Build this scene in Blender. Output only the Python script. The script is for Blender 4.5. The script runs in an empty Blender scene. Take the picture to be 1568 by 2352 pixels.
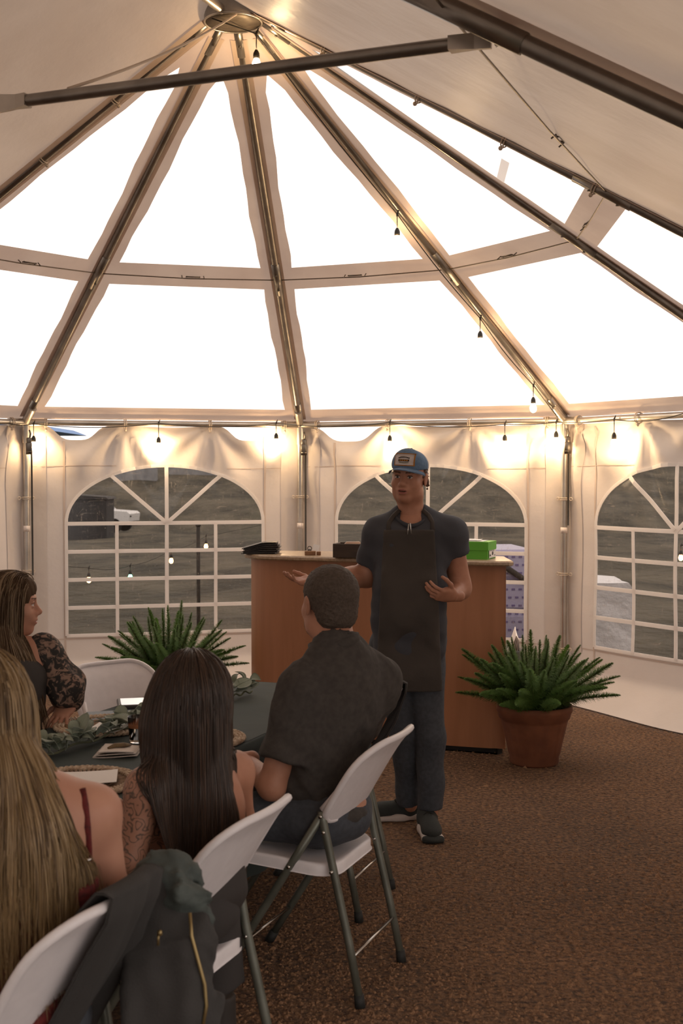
import bpy, math, random
import numpy as np
from mathutils import Vector, Matrix
random.seed(7); np.random.seed(7)
scene = bpy.context.scene
COL = scene.collection

# ---------------------------------------------------------------- camera
FPX, PITCH, CAMZ = 2861.0, -0.0317, 1.7
cam_data = bpy.data.cameras.new('camera')
cam_data.sensor_fit = 'VERTICAL'; cam_data.sensor_height = 36.0; cam_data.sensor_width = 24.0
cam_data.lens = FPX / 2352.0 * 36.0
cam_data.clip_start = 0.05; cam_data.clip_end = 400
cam_data.dof.use_dof = True; cam_data.dof.focus_distance = 6.6; cam_data.dof.aperture_fstop = 6.3
cam = bpy.data.objects.new('camera', cam_data); COL.objects.link(cam)
cam.location = (0, 0, CAMZ); cam.rotation_euler = (math.pi / 2 + PITCH, 0, 0)
scene.camera = cam

# ---------------------------------------------------------------- overcast dusk sky
world = bpy.data.worlds.new('overcast_sky'); scene.world = world
world.use_nodes = True
bg = world.node_tree.nodes['Background']
bg.inputs[0].default_value = (1.0, 0.90, 0.84, 1); bg.inputs[1].default_value = 1.65
BULB_STRENGTH = 230.0

scene.view_settings.view_transform = 'Standard'
try: scene.view_settings.look = 'None'
except Exception: pass
scene.view_settings.gamma = 1.0; scene.view_settings.exposure = 0.0
scene.view_settings.use_curve_mapping = False

# ---------------------------------------------------------------- helpers
cp, sp = math.cos(PITCH), math.sin(PITCH)
def ray(u, v):
    a = (u - 784.0) / FPX; b = (1176.0 - v) / FPX
    return np.array([a, cp - b * sp, sp + b * cp])
def A(u, v, Y):
    """point of the photograph's pixel u,v at the real distance Y"""
    r = ray(u, v); return np.array([0, 0, CAMZ]) + r * (Y / r[1])
def G(u, v, z=0.0):
    """point where a pixel's sight line meets the height z"""
    r = ray(u, v); return np.array([0, 0, CAMZ]) + r * ((z - CAMZ) / r[2])
def N3(v):
    v = np.asarray(v, float); return v / max(np.linalg.norm(v), 1e-9)
def vv(*a): return np.array(a, float)

def lin(c):
    def s(x):
        x /= 255.0
        return x / 12.92 if x <= .04045 else ((x + .055) / 1.055) ** 2.4
    return tuple(s(x) for x in c)

MATS = {}
def mat(name, col=(.5, .5, .5), rough=.6, metal=0.0, var=None, bump=None, translucent=0.0, spec=.5, emit=None, sheen=0, coat=0, stretch=None):
    """var=(scale, second colour, detail) colour variation, bump=(scale, strength)"""
    m = bpy.data.materials.new(name); m.use_nodes = True
    nt = m.node_tree; p = nt.nodes['Principled BSDF']; out = nt.nodes['Material Output']
    p.inputs['Base Color'].default_value = (*col, 1); p.inputs['Roughness'].default_value = rough
    p.inputs['Metallic'].default_value = metal; p.inputs['Specular IOR Level'].default_value = spec
    if sheen: p.inputs['Sheen Weight'].default_value = sheen
    if coat: p.inputs['Coat Weight'].default_value = coat
    tc = nt.nodes.new('ShaderNodeTexCoord'); vec = tc.outputs['Object']
    if stretch:
        mp = nt.nodes.new('ShaderNodeMapping'); mp.inputs['Scale'].default_value = stretch
        nt.links.new(vec, mp.inputs[0]); vec = mp.outputs[0]
    if var:
        nz = nt.nodes.new('ShaderNodeTexNoise'); nz.inputs['Scale'].default_value = var[0]
        nz.inputs['Detail'].default_value = var[2] if len(var) > 2 else 4
        nt.links.new(vec, nz.inputs['Vector'])
        rp = nt.nodes.new('ShaderNodeValToRGB'); rp.color_ramp.elements[0].position = .35; rp.color_ramp.elements[1].position = .65
        rp.color_ramp.elements[0].color = (*col, 1); rp.color_ramp.elements[1].color = (*var[1], 1)
        nt.links.new(nz.outputs[0], rp.inputs[0]); nt.links.new(rp.outputs[0], p.inputs['Base Color'])
        colsock = rp.outputs[0]
    else: colsock = None
    if bump:
        nb = nt.nodes.new('ShaderNodeTexNoise'); nb.inputs['Scale'].default_value = bump[0]; nb.inputs['Detail'].default_value = 5
        nt.links.new(vec, nb.inputs['Vector'])
        b = nt.nodes.new('ShaderNodeBump'); b.inputs['Strength'].default_value = bump[1]; b.inputs['Distance'].default_value = bump[2] if len(bump) > 2 else .01
        nt.links.new(nb.outputs[0], b.inputs['Height']); nt.links.new(b.outputs[0], p.inputs['Normal'])
    if translucent:
        t = nt.nodes.new('ShaderNodeBsdfTranslucent'); t.inputs[0].default_value = (*col, 1)
        if colsock: nt.links.new(colsock, t.inputs[0])
        mx = nt.nodes.new('ShaderNodeMixShader'); mx.inputs[0].default_value = translucent
        nt.links.new(p.outputs[0], mx.inputs[1]); nt.links.new(t.outputs[0], mx.inputs[2]); nt.links.new(mx.outputs[0], out.inputs[0])
    if emit:
        p.inputs['Emission Color'].default_value = (*emit[0], 1); p.inputs['Emission Strength'].default_value = emit[1]
    MATS[name] = m
    return m

def clear_vinyl(name, tint, haze, hazecol, scratch):
    """clear plastic sheet: mostly see-through, a weak gloss and scratches"""
    m = bpy.data.materials.new(name); m.use_nodes = True; nt = m.node_tree
    nt.nodes.remove(nt.nodes['Principled BSDF']); out = nt.nodes['Material Output']
    tr = nt.nodes.new('ShaderNodeBsdfTransparent'); tr.inputs[0].default_value = (*tint, 1)
    gl = nt.nodes.new('ShaderNodeBsdfGlossy'); gl.inputs['Roughness'].default_value = .12
    df = nt.nodes.new('ShaderNodeBsdfDiffuse'); df.inputs[0].default_value = (*hazecol, 1)
    m1 = nt.nodes.new('ShaderNodeMixShader'); m2 = nt.nodes.new('ShaderNodeMixShader')
    lw = nt.nodes.new('ShaderNodeLayerWeight'); lw.inputs[0].default_value = .5
    pw = nt.nodes.new('ShaderNodeMath'); pw.operation = 'POWER'; pw.inputs[1].default_value = 4.0; nt.links.new(lw.outputs['Facing'], pw.inputs[0])
    fr = nt.nodes.new('ShaderNodeMath'); fr.operation = 'MULTIPLY_ADD'; fr.inputs[1].default_value = .6; fr.inputs[2].default_value = .03; nt.links.new(pw.outputs[0], fr.inputs[0])
    nt.links.new(fr.outputs[0], m1.inputs[0]); nt.links.new(tr.outputs[0], m1.inputs[1]); nt.links.new(gl.outputs[0], m1.inputs[2])
    if scratch:
        tc = nt.nodes.new('ShaderNodeTexCoord')
        acc = None
        for i, (sx, sz, sc) in enumerate(((1, 6, 9), (5, 1.2, 14), (2, 2, 45))):
            mp = nt.nodes.new('ShaderNodeMapping'); mp.inputs['Scale'].default_value = (sx, sx, sz); mp.inputs['Rotation'].default_value = (0, .5 * i, 0)
            nz = nt.nodes.new('ShaderNodeTexNoise'); nz.inputs['Scale'].default_value = sc; nz.inputs['Detail'].default_value = 6
            nz.inputs['Distortion'].default_value = 1.2
            rp = nt.nodes.new('ShaderNodeMapRange'); rp.inputs[1].default_value = .60; rp.inputs[2].default_value = .76; rp.inputs[4].default_value = scratch
            nt.links.new(tc.outputs['Object'], mp.inputs[0]); nt.links.new(mp.outputs[0], nz.inputs[0]); nt.links.new(nz.outputs[0], rp.inputs[0])
            if acc is None: acc = rp.outputs[0]
            else:
                ad = nt.nodes.new('ShaderNodeMath'); ad.operation = 'ADD'; nt.links.new(acc, ad.inputs[0]); nt.links.new(rp.outputs[0], ad.inputs[1]); acc = ad.outputs[0]
        ad = nt.nodes.new('ShaderNodeMath'); ad.operation = 'ADD'; ad.use_clamp = True; ad.inputs[1].default_value = haze; nt.links.new(acc, ad.inputs[0])
        nt.links.new(ad.outputs[0], m2.inputs[0])
    else: m2.inputs[0].default_value = haze
    nt.links.new(m1.outputs[0], m2.inputs[1]); nt.links.new(df.outputs[0], m2.inputs[2]); nt.links.new(m2.outputs[0], out.inputs[0])
    MATS[name] = m; return m

def tag(o, label=None, cat=None, group=None, kind=None):
    if label: o['label'] = label
    if cat: o['category'] = cat
    if group: o['group'] = group
    if kind: o['kind'] = kind
    return o
def empty(name, loc=(0, 0, 0), rz=0.0, label=None, cat=None, group=None, kind=None):
    o = bpy.data.objects.new(name, None); COL.objects.link(o); o.location = tuple(loc); o.rotation_euler = (0, 0, rz)
    o.empty_display_size = .05
    return tag(o, label, cat, group, kind)
def link_mesh(name, me, parent=None, loc=None, rot=None, scale=None):
    o = bpy.data.objects.new(name, me); COL.objects.link(o)
    if parent is not None: o.parent = parent
    if loc is not None: o.location = tuple(loc)
    if rot is not None: o.rotation_euler = rot
    if scale is not None: o.scale = scale if hasattr(scale, '__len__') else (scale,) * 3
    return o
def copy_tree(o, parent=None):
    c = o.copy(); COL.objects.link(c)
    if parent is not None: c.parent = parent
    for ch in list(o.children): copy_tree(ch, c)
    return c
def mesh_from(name, V, F, mats, midx=None, smooth=True):
    me = bpy.data.meshes.new(name)
    V = np.asarray(V, np.float32)
    if isinstance(F, np.ndarray):
        n, k = F.shape
        me.vertices.add(len(V)); me.vertices.foreach_set('co', V.ravel())
        me.loops.add(n * k); me.loops.foreach_set('vertex_index', F.astype(np.int32).ravel())
        me.polygons.add(n); me.polygons.foreach_set('loop_start', np.arange(0, n * k, k, dtype=np.int32))
        me.polygons.foreach_set('loop_total', np.full(n, k, np.int32))
        me.update(calc_edges=True)
    else:
        me.from_pydata([tuple(map(float, v)) for v in V], [], [tuple(int(i) for i in f) for f in F])
    for m in (mats if isinstance(mats, (list, tuple)) else [mats]): me.materials.append(MATS[m] if isinstance(m, str) else m)
    if midx is not None: me.polygons.foreach_set('material_index', np.asarray(midx, np.int32))
    if smooth: me.polygons.foreach_set('use_smooth', np.ones(len(me.polygons), bool))
    me.validate(); me.update()
    return me

class MB:
    """collects simple shapes into one mesh"""
    def __init__(s): s.V = []; s.F = []; s.M = []; s.n = 0
    def add(s, V, F, m=0):
        V = np.asarray(V, float).reshape(-1, 3)
        s.V.append(V); s.F += [tuple(i + s.n for i in f) for f in F]; s.M += [m] * len(F); s.n += len(V); return s
    def box(s, c, size, R=None, m=0, bev=0.0):
        h = np.asarray(size, float) / 2
        if bev:
            return s.rbox(c, size, bev, R, m)
        P = np.array([[x, y, z] for x in (-1, 1) for y in (-1, 1) for z in (-1, 1)], float) * h
        if R is not None: P = P @ np.asarray(R, float).T
        return s.add(P + np.asarray(c, float), [(0, 1, 3, 2), (4, 6, 7, 5), (0, 4, 5, 1), (2, 3, 7, 6), (0, 2, 6, 4), (1, 5, 7, 3)], m)
    def rbox(s, c, size, b, R=None, m=0):
        """box with chamfered edges"""
        h = np.asarray(size, float) / 2; b = min(b, h.min() * .95); P = []
        idx = {}
        for sx in (-1, 1):
            for sy in (-1, 1):
                for sz in (-1, 1):
                    for ax in range(3):
                        q = np.array([sx, sy, sz], float) * (h - b); q[ax] = (sx, sy, sz)[ax] * h[ax]
                        idx[(sx, sy, sz, ax)] = len(P); P.append(q)
        F = []
        for ax in range(3):
            o = [i for i in range(3) if i != ax]
            for sg in (-1, 1):
                q = []
                for a, bb in ((-1, -1), (1, -1), (1, 1), (-1, 1)):
                    k = [0, 0, 0]; k[ax] = sg; k[o[0]] = a; k[o[1]] = bb; q.append(idx[(*k, ax)])
                F.append(tuple(q))
        for ax in range(3):
            o = [i for i in range(3) if i != ax]
            for a in (-1, 1):
                for bb in (-1, 1):
                    k0 = [0, 0, 0]; k1 = [0, 0, 0]
                    for k, e in ((k0, -1), (k1, 1)): k[ax] = e; k[o[0]] = a; k[o[1]] = bb
                    F.append((idx[(*k0, o[0])], idx[(*k1, o[0])], idx[(*k1, o[1])], idx[(*k0, o[1])]))
        for sx in (-1, 1):
            for sy in (-1, 1):
                for sz in (-1, 1): F.append(tuple(idx[(sx, sy, sz, a)] for a in range(3)))
        P = np.array(P)
        # orient outward
        F2 = []
        for f in F:
            n = np.cross(P[f[1]] - P[f[0]], P[f[2]] - P[f[0]])
            F2.append(f if n @ np.mean(P[list(f)], 0) > 0 else f[::-1])
        if R is not None: P = P @ np.asarray(R, float).T
        return s.add(P + np.asarray(c, float), F2, m)
    def tube(s, pts, r, n=8, caps=True, closed=False, m=0, flat=None, up=None):
        pts = np.asarray(pts, float); k = len(pts); r = np.broadcast_to(np.asarray(r, float), (k,))
        T = np.gradient(pts, axis=0) if not closed else (np.roll(pts, -1, 0) - np.roll(pts, 1, 0))
        T /= np.maximum(np.linalg.norm(T, axis=1, keepdims=True), 1e-9)
        u = np.asarray(up, float) if up is not None else (vv(0, 0, 1) if abs(T[0][2]) < .9 else vv(1, 0, 0))
        V = np.zeros((k, n, 3)); a = np.arange(n) * 2 * math.pi / n + math.pi / n
        for i in range(k):
            u = u - T[i] * (u @ T[i]); u = N3(u); w = np.cross(T[i], u)
            V[i] = pts[i] + r[i] * (np.cos(a)[:, None] * u * (flat or 1.0) + np.sin(a)[:, None] * w)
        F = []
        for i in range(k if closed else k - 1):
            j = (i + 1) % k
            for q in range(n): F.append((i * n + q, i * n + (q + 1) % n, j * n + (q + 1) % n, j * n + q))
        if caps and not closed: F.append(tuple(range(n))[::-1]); F.append(tuple((k - 1) * n + q for q in range(n)))
        return s.add(V, F, m)
    def lathe(s, prof, n=24, c=(0, 0, 0), m=0, ripple=None, cap0=True, cap1=False):
        V = []; k = len(prof)
        for i, (r, z) in enumerate(prof):
            for q in range(n):
                a = 2 * math.pi * q / n; rr = r * (1 + (ripple(i, a) if ripple else 0))
                V.append((rr * math.cos(a), rr * math.sin(a), z))
        F = [(i * n + q, i * n + (q + 1) % n, (i + 1) * n + (q + 1) % n, (i + 1) * n + q) for i in range(k - 1) for q in range(n)]
        if cap0: F.append(tuple(range(n))[::-1])
        if cap1: F.append(tuple((k - 1) * n + q for q in range(n)))
        return s.add(np.array(V) + np.asarray(c, float), F, m)
    def prism(s, poly, o, ex, ey, ez, t0, t1, m=0):
        """polygon in the plane (o,ex,ey), thickness t0..t1 along ez"""
        poly = np.asarray(poly, float); n = len(poly); o = np.asarray(o, float); ex, ey, ez = map(lambda q: np.asarray(q, float), (ex, ey, ez))
        B = o + poly[:, :1] * ex + poly[:, 1:] * ey
        return s.add(np.vstack([B + ez * t0, B + ez * t1]), [tuple(range(n))[::-1], tuple(range(n, 2 * n))] + [(i, (i + 1) % n, n + (i + 1) % n, n + i) for i in range(n)], m)
    def grid(s, P, m=0, flip=False):
        P = np.asarray(P, float); a, b = P.shape[:2]
        F = []
        for i in range(a - 1):
            for j in range(b - 1):
                q = (i * b + j, (i + 1) * b + j, (i + 1) * b + j + 1, i * b + j + 1); F.append(q[::-1] if flip else q)
        return s.add(P.reshape(-1, 3), F, m)
    def sheet(s, P, nrm, t, m=0):
        """thick sheet from a grid of points; nrm = normals grid or a vector"""
        P = np.asarray(P, float); a, b = P.shape[:2]; Nn = np.broadcast_to(np.asarray(nrm, float), P.shape)
        s.grid(P + Nn * t / 2, m); s.grid(P - Nn * t / 2, m, True)
        n0 = s.n - 2 * a * b
        def id(i, j, k): return n0 + k * a * b + i * b + j
        E = [(i, 0) for i in range(a)] + [(a - 1, j) for j in range(1, b)] + [(i, b - 1) for i in range(a - 2, -1, -1)] + [(0, j) for j in range(b - 2, 0, -1)]
        for q in range(len(E)):
            e, f = E[q], E[(q + 1) % len(E)]
            s.F.append((id(*e, 0), id(*f, 0), id(*f, 1), id(*e, 1))); s.M.append(m)
        return s
    def mesh(s, name, mats, smooth=True, origin=None):
        V = np.vstack(s.V)
        if origin is not None: V = V - np.asarray(origin, float)
        return mesh_from(name, V, s.F, mats, s.M, smooth)
    def build(s, name, mats, parent=None, smooth=True, origin=None):
        if origin is None and parent is not None: origin = tuple(parent.location) if parent.parent is None else tuple(Vector(parent.location) + parent.parent.location)
        me = s.mesh(name, mats, smooth, origin)
        o = link_mesh(name, me, parent)
        if parent is None and origin is not None: o.location = tuple(origin)
        return o
def auto_sharp(o, ang=.6):
    me = o.data
    try: me.set_sharp_from_angle(angle=ang)
    except Exception: pass
    return o
def circle(c, r, n, ex=(1, 0, 0), ey=(0, 1, 0)):
    a = np.arange(n) * 2 * math.pi / n
    return np.asarray(c, float) + r * (np.cos(a)[:, None] * np.asarray(ex, float) + np.sin(a)[:, None] * np.asarray(ey, float))
def rotz(a): c, s_ = math.cos(a), math.sin(a); return np.array([[c, -s_, 0], [s_, c, 0], [0, 0, 1]])
def rotx(a): c, s_ = math.cos(a), math.sin(a); return np.array([[1, 0, 0], [0, c, -s_], [0, s_, c]])
def roty(a): c, s_ = math.cos(a), math.sin(a); return np.array([[c, 0, s_], [0, 1, 0], [-s_, 0, c]])

# ---------------------------------------------------------------- materials
FABW = (.68, .605, .555)
mat('tent_fabric', FABW, .7, var=(2.2, (.63, .56, .51)), bump=(5, .35, .02), translucent=.10)
mat('side_fabric', FABW, .7, var=(2.2, (.63, .56, .51)), bump=(5, .35, .02), translucent=.42)  # more translucent copy for unseen walls, to let in extra daylight
mat('roof_fabric', (.57, .47, .39), .45, var=(1.6, (.49, .39, .315)), bump=(3.5, .5, .03), translucent=.30)
mat('band_fabric', (.62, .50, .42), .7, var=(3, (.55, .43, .36)), bump=(9, .3, .01), translucent=.30)
mat('muntin_white', (.92, .88, .85), .5, translucent=.42)
mat('seam_fabric', (.55, .45, .39), .7)
clear_vinyl('roof_vinyl', (.97, .97, .97), .01, (.9, .88, .86), 0)
clear_vinyl('window_vinyl', (.60, .56, .52), .012, (.60, .54, .48), .30)
mat('galvanised', (.60, .56, .51), .36, .92, var=(7, (.46, .43, .39)))
mat('rafter_steel', (.34, .315, .285), .36, .9, var=(7, (.24, .22, .2)))
mat('dark_steel', (.16, .14, .12), .4, 1.0)
mat('hub_plate', (.16, .13, .10), .55, .6, var=(20, (.10, .08, .06)))
mat('white_tape', (.75, .66, .60), .6)
mat('cord_black', (.02, .018, .016), .6)
mat('bungee', (.62, .52, .42), .6)
mat('steel_wire', (.25, .22, .19), .4, 1.0)
mat('bulb_glow', (1, .8, .5), .3, emit=((1.0, .68, .36), BULB_STRENGTH))
mat('glint_green', (.3, 1, .7), .3, emit=((.12, 1.0, .55), 40))
mat('glint_amber', (1, .6, .3), .3, emit=((1.0, .45, .14), 40))
# ================================================================ the tent
HUB = vv(-0.577, 6.72); RAD = 3.53; EAVE = 2.089; PEAK = 4.143; YAW = math.radians(21.86)
DX = vv(math.sin(YAW), math.cos(YAW), 0)          # along the ridge, away from the camera
NX = vv(math.cos(YAW), -math.sin(YAW), 0)         # across the tent, to the right
UP = vv(0, 0, 1)
def rib_ang(k): return math.pi / 2 - YAW + (3.5 - k) * math.radians(36)
def T(along, perp, z): return vv(HUB[0], HUB[1], 0) + DX * along + NX * perp + UP * z      # tent coordinates
def F_(along, perp, z=0.0): return DX * along + NX * perp + UP * z                          # furniture rows share the tent's axes
def leg_pt(k, r=RAD, z=EAVE): a = rib_ang(k); return vv(HUB[0] + r * math.cos(a), HUB[1] + r * math.sin(a), z)
SLOPE = (PEAK - EAVE) / RAD
MAINL = 8.4; BAY = 2.72

# ---- ground inside
mat('gravel', (.24, .125, .058), .95, bump=(60, 1.0, .03), var=(48, (.055, .027, .014), 9))
gm = MATS['gravel']; nt = gm.node_tree
p = nt.nodes['Principled BSDF']
big = nt.nodes.new('ShaderNodeTexNoise'); big.inputs['Scale'].default_value = 1.3; big.inputs['Detail'].default_value = 5
tcn = nt.nodes.new('ShaderNodeTexCoord'); nt.links.new(tcn.outputs['Object'], big.inputs[0])
mr = nt.nodes.new('ShaderNodeMapRange'); mr.inputs[1].default_value = .3; mr.inputs[2].default_value = .7; mr.inputs[3].default_value = .75; mr.inputs[4].default_value = 1.25
nt.links.new(big.outputs[0], mr.inputs[0])
mxn = nt.nodes.new('ShaderNodeVectorMath'); mxn.operation = 'SCALE'
src = p.inputs['Base Color'].links[0].from_socket
nt.links.new(src, mxn.inputs[0]); nt.links.new(mr.outputs[0], mxn.inputs['Scale']); nt.links.new(mxn.outputs[0], p.inputs['Base Color'])
def und(x, y): return 0.0
mb = MB()
cor = [T(-MAINL, -RAD, 0), T(-MAINL, RAD, 0)] + [leg_pt(k, RAD + .02, 0) for k in (6, 5, 4, 3, 2, 1)]
poly = np.array([c[:2] for c in cor])
mb.prism(poly, (0, 0, 0), (1, 0, 0), (0, 1, 0), (0, 0, 1), -.12, 0.0)
floor = mb.build('floor', 'gravel', None, smooth=False); tag(floor, 'reddish brown crushed gravel floor inside the tent', 'floor', kind='structure')

# loose grit on the floor: far too many to count
V, Fc = [], []
base = np.array([[1, 0, 0], [-1, 0, 0], [0, 1, 0], [0, -1, 0], [0, 0, 1]], float)
bf = [(0, 2, 4), (2, 1, 4), (1, 3, 4), (3, 0, 4)]
nn = 0
for i in range(26000):
    y = random.uniform(2.9, 8.6) if i % 4 else random.uniform(3.4, 5.5)
    x = random.uniform(-.6 if y < 5 else -.9, .34 * y)
    if x > 2.2 - .0 * y and y > 7.5: continue
    r = random.uniform(.0028, .0075) * (1.7 if random.random() < .03 else 1)
    q = base * vv(r * random.uniform(.8, 1.6), r * random.uniform(.8, 1.6), r * random.uniform(.6, 1.1))
    q = q @ rotz(random.uniform(0, 6.3)).T + vv(x, y, 0)
    V.append(q); Fc += [tuple(k + nn for k in f) for f in bf]; nn += 5
mat('grit_a', (.30, .165, .085), .95, var=(40, (.10, .052, .028)))
g = link_mesh('loose_grit', mesh_from('loose_grit', np.vstack(V), Fc, 'grit_a', None, False))
tag(g, 'fine loose stone grit scattered over the gravel floor', 'gravel', kind='stuff')

# ---- steel frame
fr = empty('tent_frame', (HUB[0], HUB[1], 0), 0, 'galvanised steel pipe frame with a round hub holding up the tent roof', 'tent frame')
def part(name, mb, m, par, smooth=True): return auto_sharp(mb.build(name, m, par, smooth))
mb = MB(); hr = .155
hc = (HUB[0], HUB[1], PEAK - .045)
mb.lathe([(hr * .97, 0), (hr, .004), (hr, .15), (hr * .9, .165)], 32, hc, cap0=False, cap1=True)
hubo = part('hub', mb, 'rafter_steel', fr)
mb = MB(); mb.lathe([(.001, .0), (hr * .5, -.004), (hr * .965, .002), (hr * .965, .012)], 32, hc, cap0=False)
o = mb.build('hub_plate', 'hub_plate', hubo, origin=(HUB[0], HUB[1], 0))
mb = MB(); mb.tube(circle((hc[0], hc[1], hc[2]), hr * .985, 32), .006, 6, closed=True); mb.build('hub_rim', 'galvanised', hubo, origin=(HUB[0], HUB[1], 0))
PIPE = .0255
for k in range(1, 7):
    a = rib_ang(k); e = vv(math.cos(a), math.sin(a), 0)
    p0 = vv(HUB[0], HUB[1], PEAK + .0) + e * .13; p1 = leg_pt(k) + UP * .02
    mb = MB(); mb.tube([p0, p0 + (p1 - p0) * .5, p1], PIPE, 12)
    r_ = part('rafter', mb, 'rafter_steel', fr)
    for s0, s1 in ((0, .055), (.50, .58), (.93, 1.0)):      # sleeve joints on the rafter
        mb = MB(); mb.tube([p0 + (p1 - p0) * s0, p0 + (p1 - p0) * s1], PIPE * 1.17, 12); mb.build('sleeve', 'rafter_steel', r_, origin=(HUB[0], HUB[1], 0))
    for s0 in (.03, .52, .56, .95):
        mb = MB(); mb.lathe([(.009, -.005), (.009, .0), (.004, .006)], 6, p0 + (p1 - p0) * s0 - UP * (PIPE * 1.17 + .004), cap1=True); mb.build('bolt', 'dark_steel', r_, origin=(HUB[0], HUB[1], 0))
    mb = MB(); b = leg_pt(k); mb.tube([vv(b[0], b[1], 0), vv(b[0], b[1], EAVE - .02)], PIPE * .93, 12)
    lg = part('leg', mb, 'galvanised', fr)
    mb = MB(); mb.tube([vv(b[0], b[1], 1.24), vv(b[0], b[1], 1.285)], PIPE * 1.02, 12); mb.build('tape_band', 'white_tape', lg, origin=(HUB[0], HUB[1], 0))
    mb = MB(); mb.box((b[0], b[1], .006), (.14, .14, .012)); mb.tube([vv(b[0], b[1], 0), vv(b[0], b[1], .1)], PIPE * 1.2, 12); mb.build('base_plate', 'dark_steel', lg, origin=(HUB[0], HUB[1], 0), smooth=False)
    mb = MB()                                           # corner fitting
    for q in (k - 1, k + 1):
        t = N3(leg_pt(q) - b) if 1 <= q <= 6 else (-DX)
        mb.tube([b, b + t * .16], PIPE * 1.18, 12)
    mb.tube([b - UP * .16, b + UP * .03], PIPE * 1.18, 12); mb.tube([b, b + N3(p0 - p1) * .2], PIPE * 1.18, 12)
    part('corner_fitting', mb, 'galvanised', fr)
for k in range(1, 6):
    mb = MB(); mb.tube([leg_pt(k), leg_pt(k + 1)], PIPE * .9, 12); part('eave_pipe', mb, 'galvanised', fr)
# ridge and the straight bays towards the viewer
mb = MB(); mb.tube([T(-.1, 0, PEAK - .02), T(-MAINL, 0, PEAK - .02)], PIPE, 12); part('ridge_pipe', mb, 'galvanised', fr)
for s in (-1, 1):
    mb = MB(); mb.tube([T(0, s * RAD, EAVE), T(-MAINL, s * RAD, EAVE)], PIPE * .9, 12); part('eave_pipe', mb, 'galvanised', fr)
for i, al in enumerate((-BAY, -7.2)):
    for s in (-1, 1):
        mb = MB(); mb.tube([T(al, s * .04, PEAK - .035), T(al, s * RAD, EAVE + .01)], PIPE * 1.05, 12)
        r_ = part('rafter', mb, 'rafter_steel', fr)
        mb = MB()
        P0, P1 = T(al, s * .04, PEAK - .035), T(al, s * RAD, EAVE + .01)
        mb.tube([P0 + (P1 - P0) * .53, P0 + (P1 - P0) * .63], PIPE * 1.22, 12); mb.build('sleeve', 'rafter_steel', r_, origin=(HUB[0], HUB[1], 0))
        mb = MB(); mb.tube([T(al, s * RAD, 0), T(al, s * RAD, EAVE)], PIPE * .93, 12); part('leg', mb, 'galvanised', fr)
# tie bar with flattened ends between the first rafter and its hanger post
tA, tB = A(1112, 92, 3.50), A(22, 236, 4.05)
tB[2] = tB[2]
dirn = N3(tB - tA)
mb = MB(); mb.tube([tA + dirn * .10, tB - dirn * .07], .0195, 12); tie = part('tie_bar', mb, 'rafter_steel', fr)
def flat_end(P, e, L, bend):
    mb = MB(); w = N3(np.cross(e, UP)); q = N3(np.cross(w, e))
    for a0, a1, h0, h1 in ((0, .45, .0195, .023), (.45, .75, .023, .026)):
        pts = []
        for h, a in ((h0, a0), (h1, a1)):
            c = P + e * L * a
            pts += [c + q * h + w * (.021 if a == 0 else .006), c + q * h - w * (.021 if a == 0 else .006), c - q * h - w * (.021 if a == 0 else .006), c - q * h + w * (.021 if a == 0 else .006)]
        mb.add(pts, [(0, 1, 5, 4), (1, 2, 6, 5), (2, 3, 7, 6), (3, 0, 4, 7), (0, 3, 2, 1), (4, 5, 6, 7)])
    c = P + e * L * .75; e2 = N3(e + q * bend)
    mb.prism([(-.001, -.026), (.045, -.028), (.062, -.012), (.062, .014), (.045, .032), (0, .026)], c, e2, N3(np.cross(w, e2)), w, -.006, .006)
    return mb
mb = flat_end(tA + dirn * .10, -dirn, .16, .6); mb.build('flattened_end', 'galvanised', tie, smooth=False, origin=(HUB[0], HUB[1], 0))
mb = flat_end(tB - dirn * .07, dirn, .10, 0.0); mb.build('flattened_end', 'galvanised', tie, smooth=False, origin=(HUB[0], HUB[1], 0))
hp = tB + dirn * .06
mb = MB(); top = hp.copy(); top[2] = PEAK - SLOPE * abs((hp[:2] - HUB) @ NX[:2]) - .08; mb.tube([hp - UP * .03, top], .011, 10); part('hanger_post', mb, 'galvanised', fr)
# purlin cables with turnbuckles, half way down the slope
FM = .545
def rib_at(k, f, drop=0.0):
    a = rib_ang(k); e = vv(math.cos(a), math.sin(a), 0)
    p0 = vv(HUB[0], HUB[1], PEAK + .0) + e * .13; return p0 + (leg_pt(k) + UP * .02 - p0) * f - UP * drop
def cable(Pa, Pb, tb):
    mid = (Pa + Pb) / 2 - UP * .012; e = N3(Pb - Pa)
    mb = MB(); mb.tube([Pa, mid, Pb], .0042, 6); c = part('purlin_cable', mb, 'steel_wire', fr)
    q = Pa + (Pb - Pa) * tb; w = N3(np.cross(e, UP))
    mb = MB()
    for s in (-1, 1): mb.tube([q - e * .045 + w * .009 * s, q + e * .045 + w * .009 * s], .0035, 6)
    for s in (-1, 1):
        mb.tube([q + e * s * .045 - w * .01, q + e * s * .045 + w * .01], .005, 6)
        mb.tube([q + e * s * .075 - w * .018 + UP * .014, q + e * s * .075 + w * .018 - UP * .014], .0035, 6)
    mb.build('turnbuckle', 'dark_steel', c, origin=(HUB[0], HUB[1], 0))
for k in range(1, 6): cable(rib_at(k, FM), rib_at(k + 1, FM), {1: .55, 2: .52, 3: .47, 4: .5, 5: .35}[k])
c0 = rib_at(6, FM); c1 = T(-BAY, 2.02, PEAK - .035 - SLOPE * 1.97); c2 = T(-7.2, 2.02, PEAK - .035 - SLOPE * 1.97)
cable(c0, c1, .42); cable(c1, c2, .5)
c0 = rib_at(1, FM); c1 = T(-BAY, -2.02, PEAK - .035 - SLOPE * 1.97); cable(c0, c1, .42)

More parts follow.
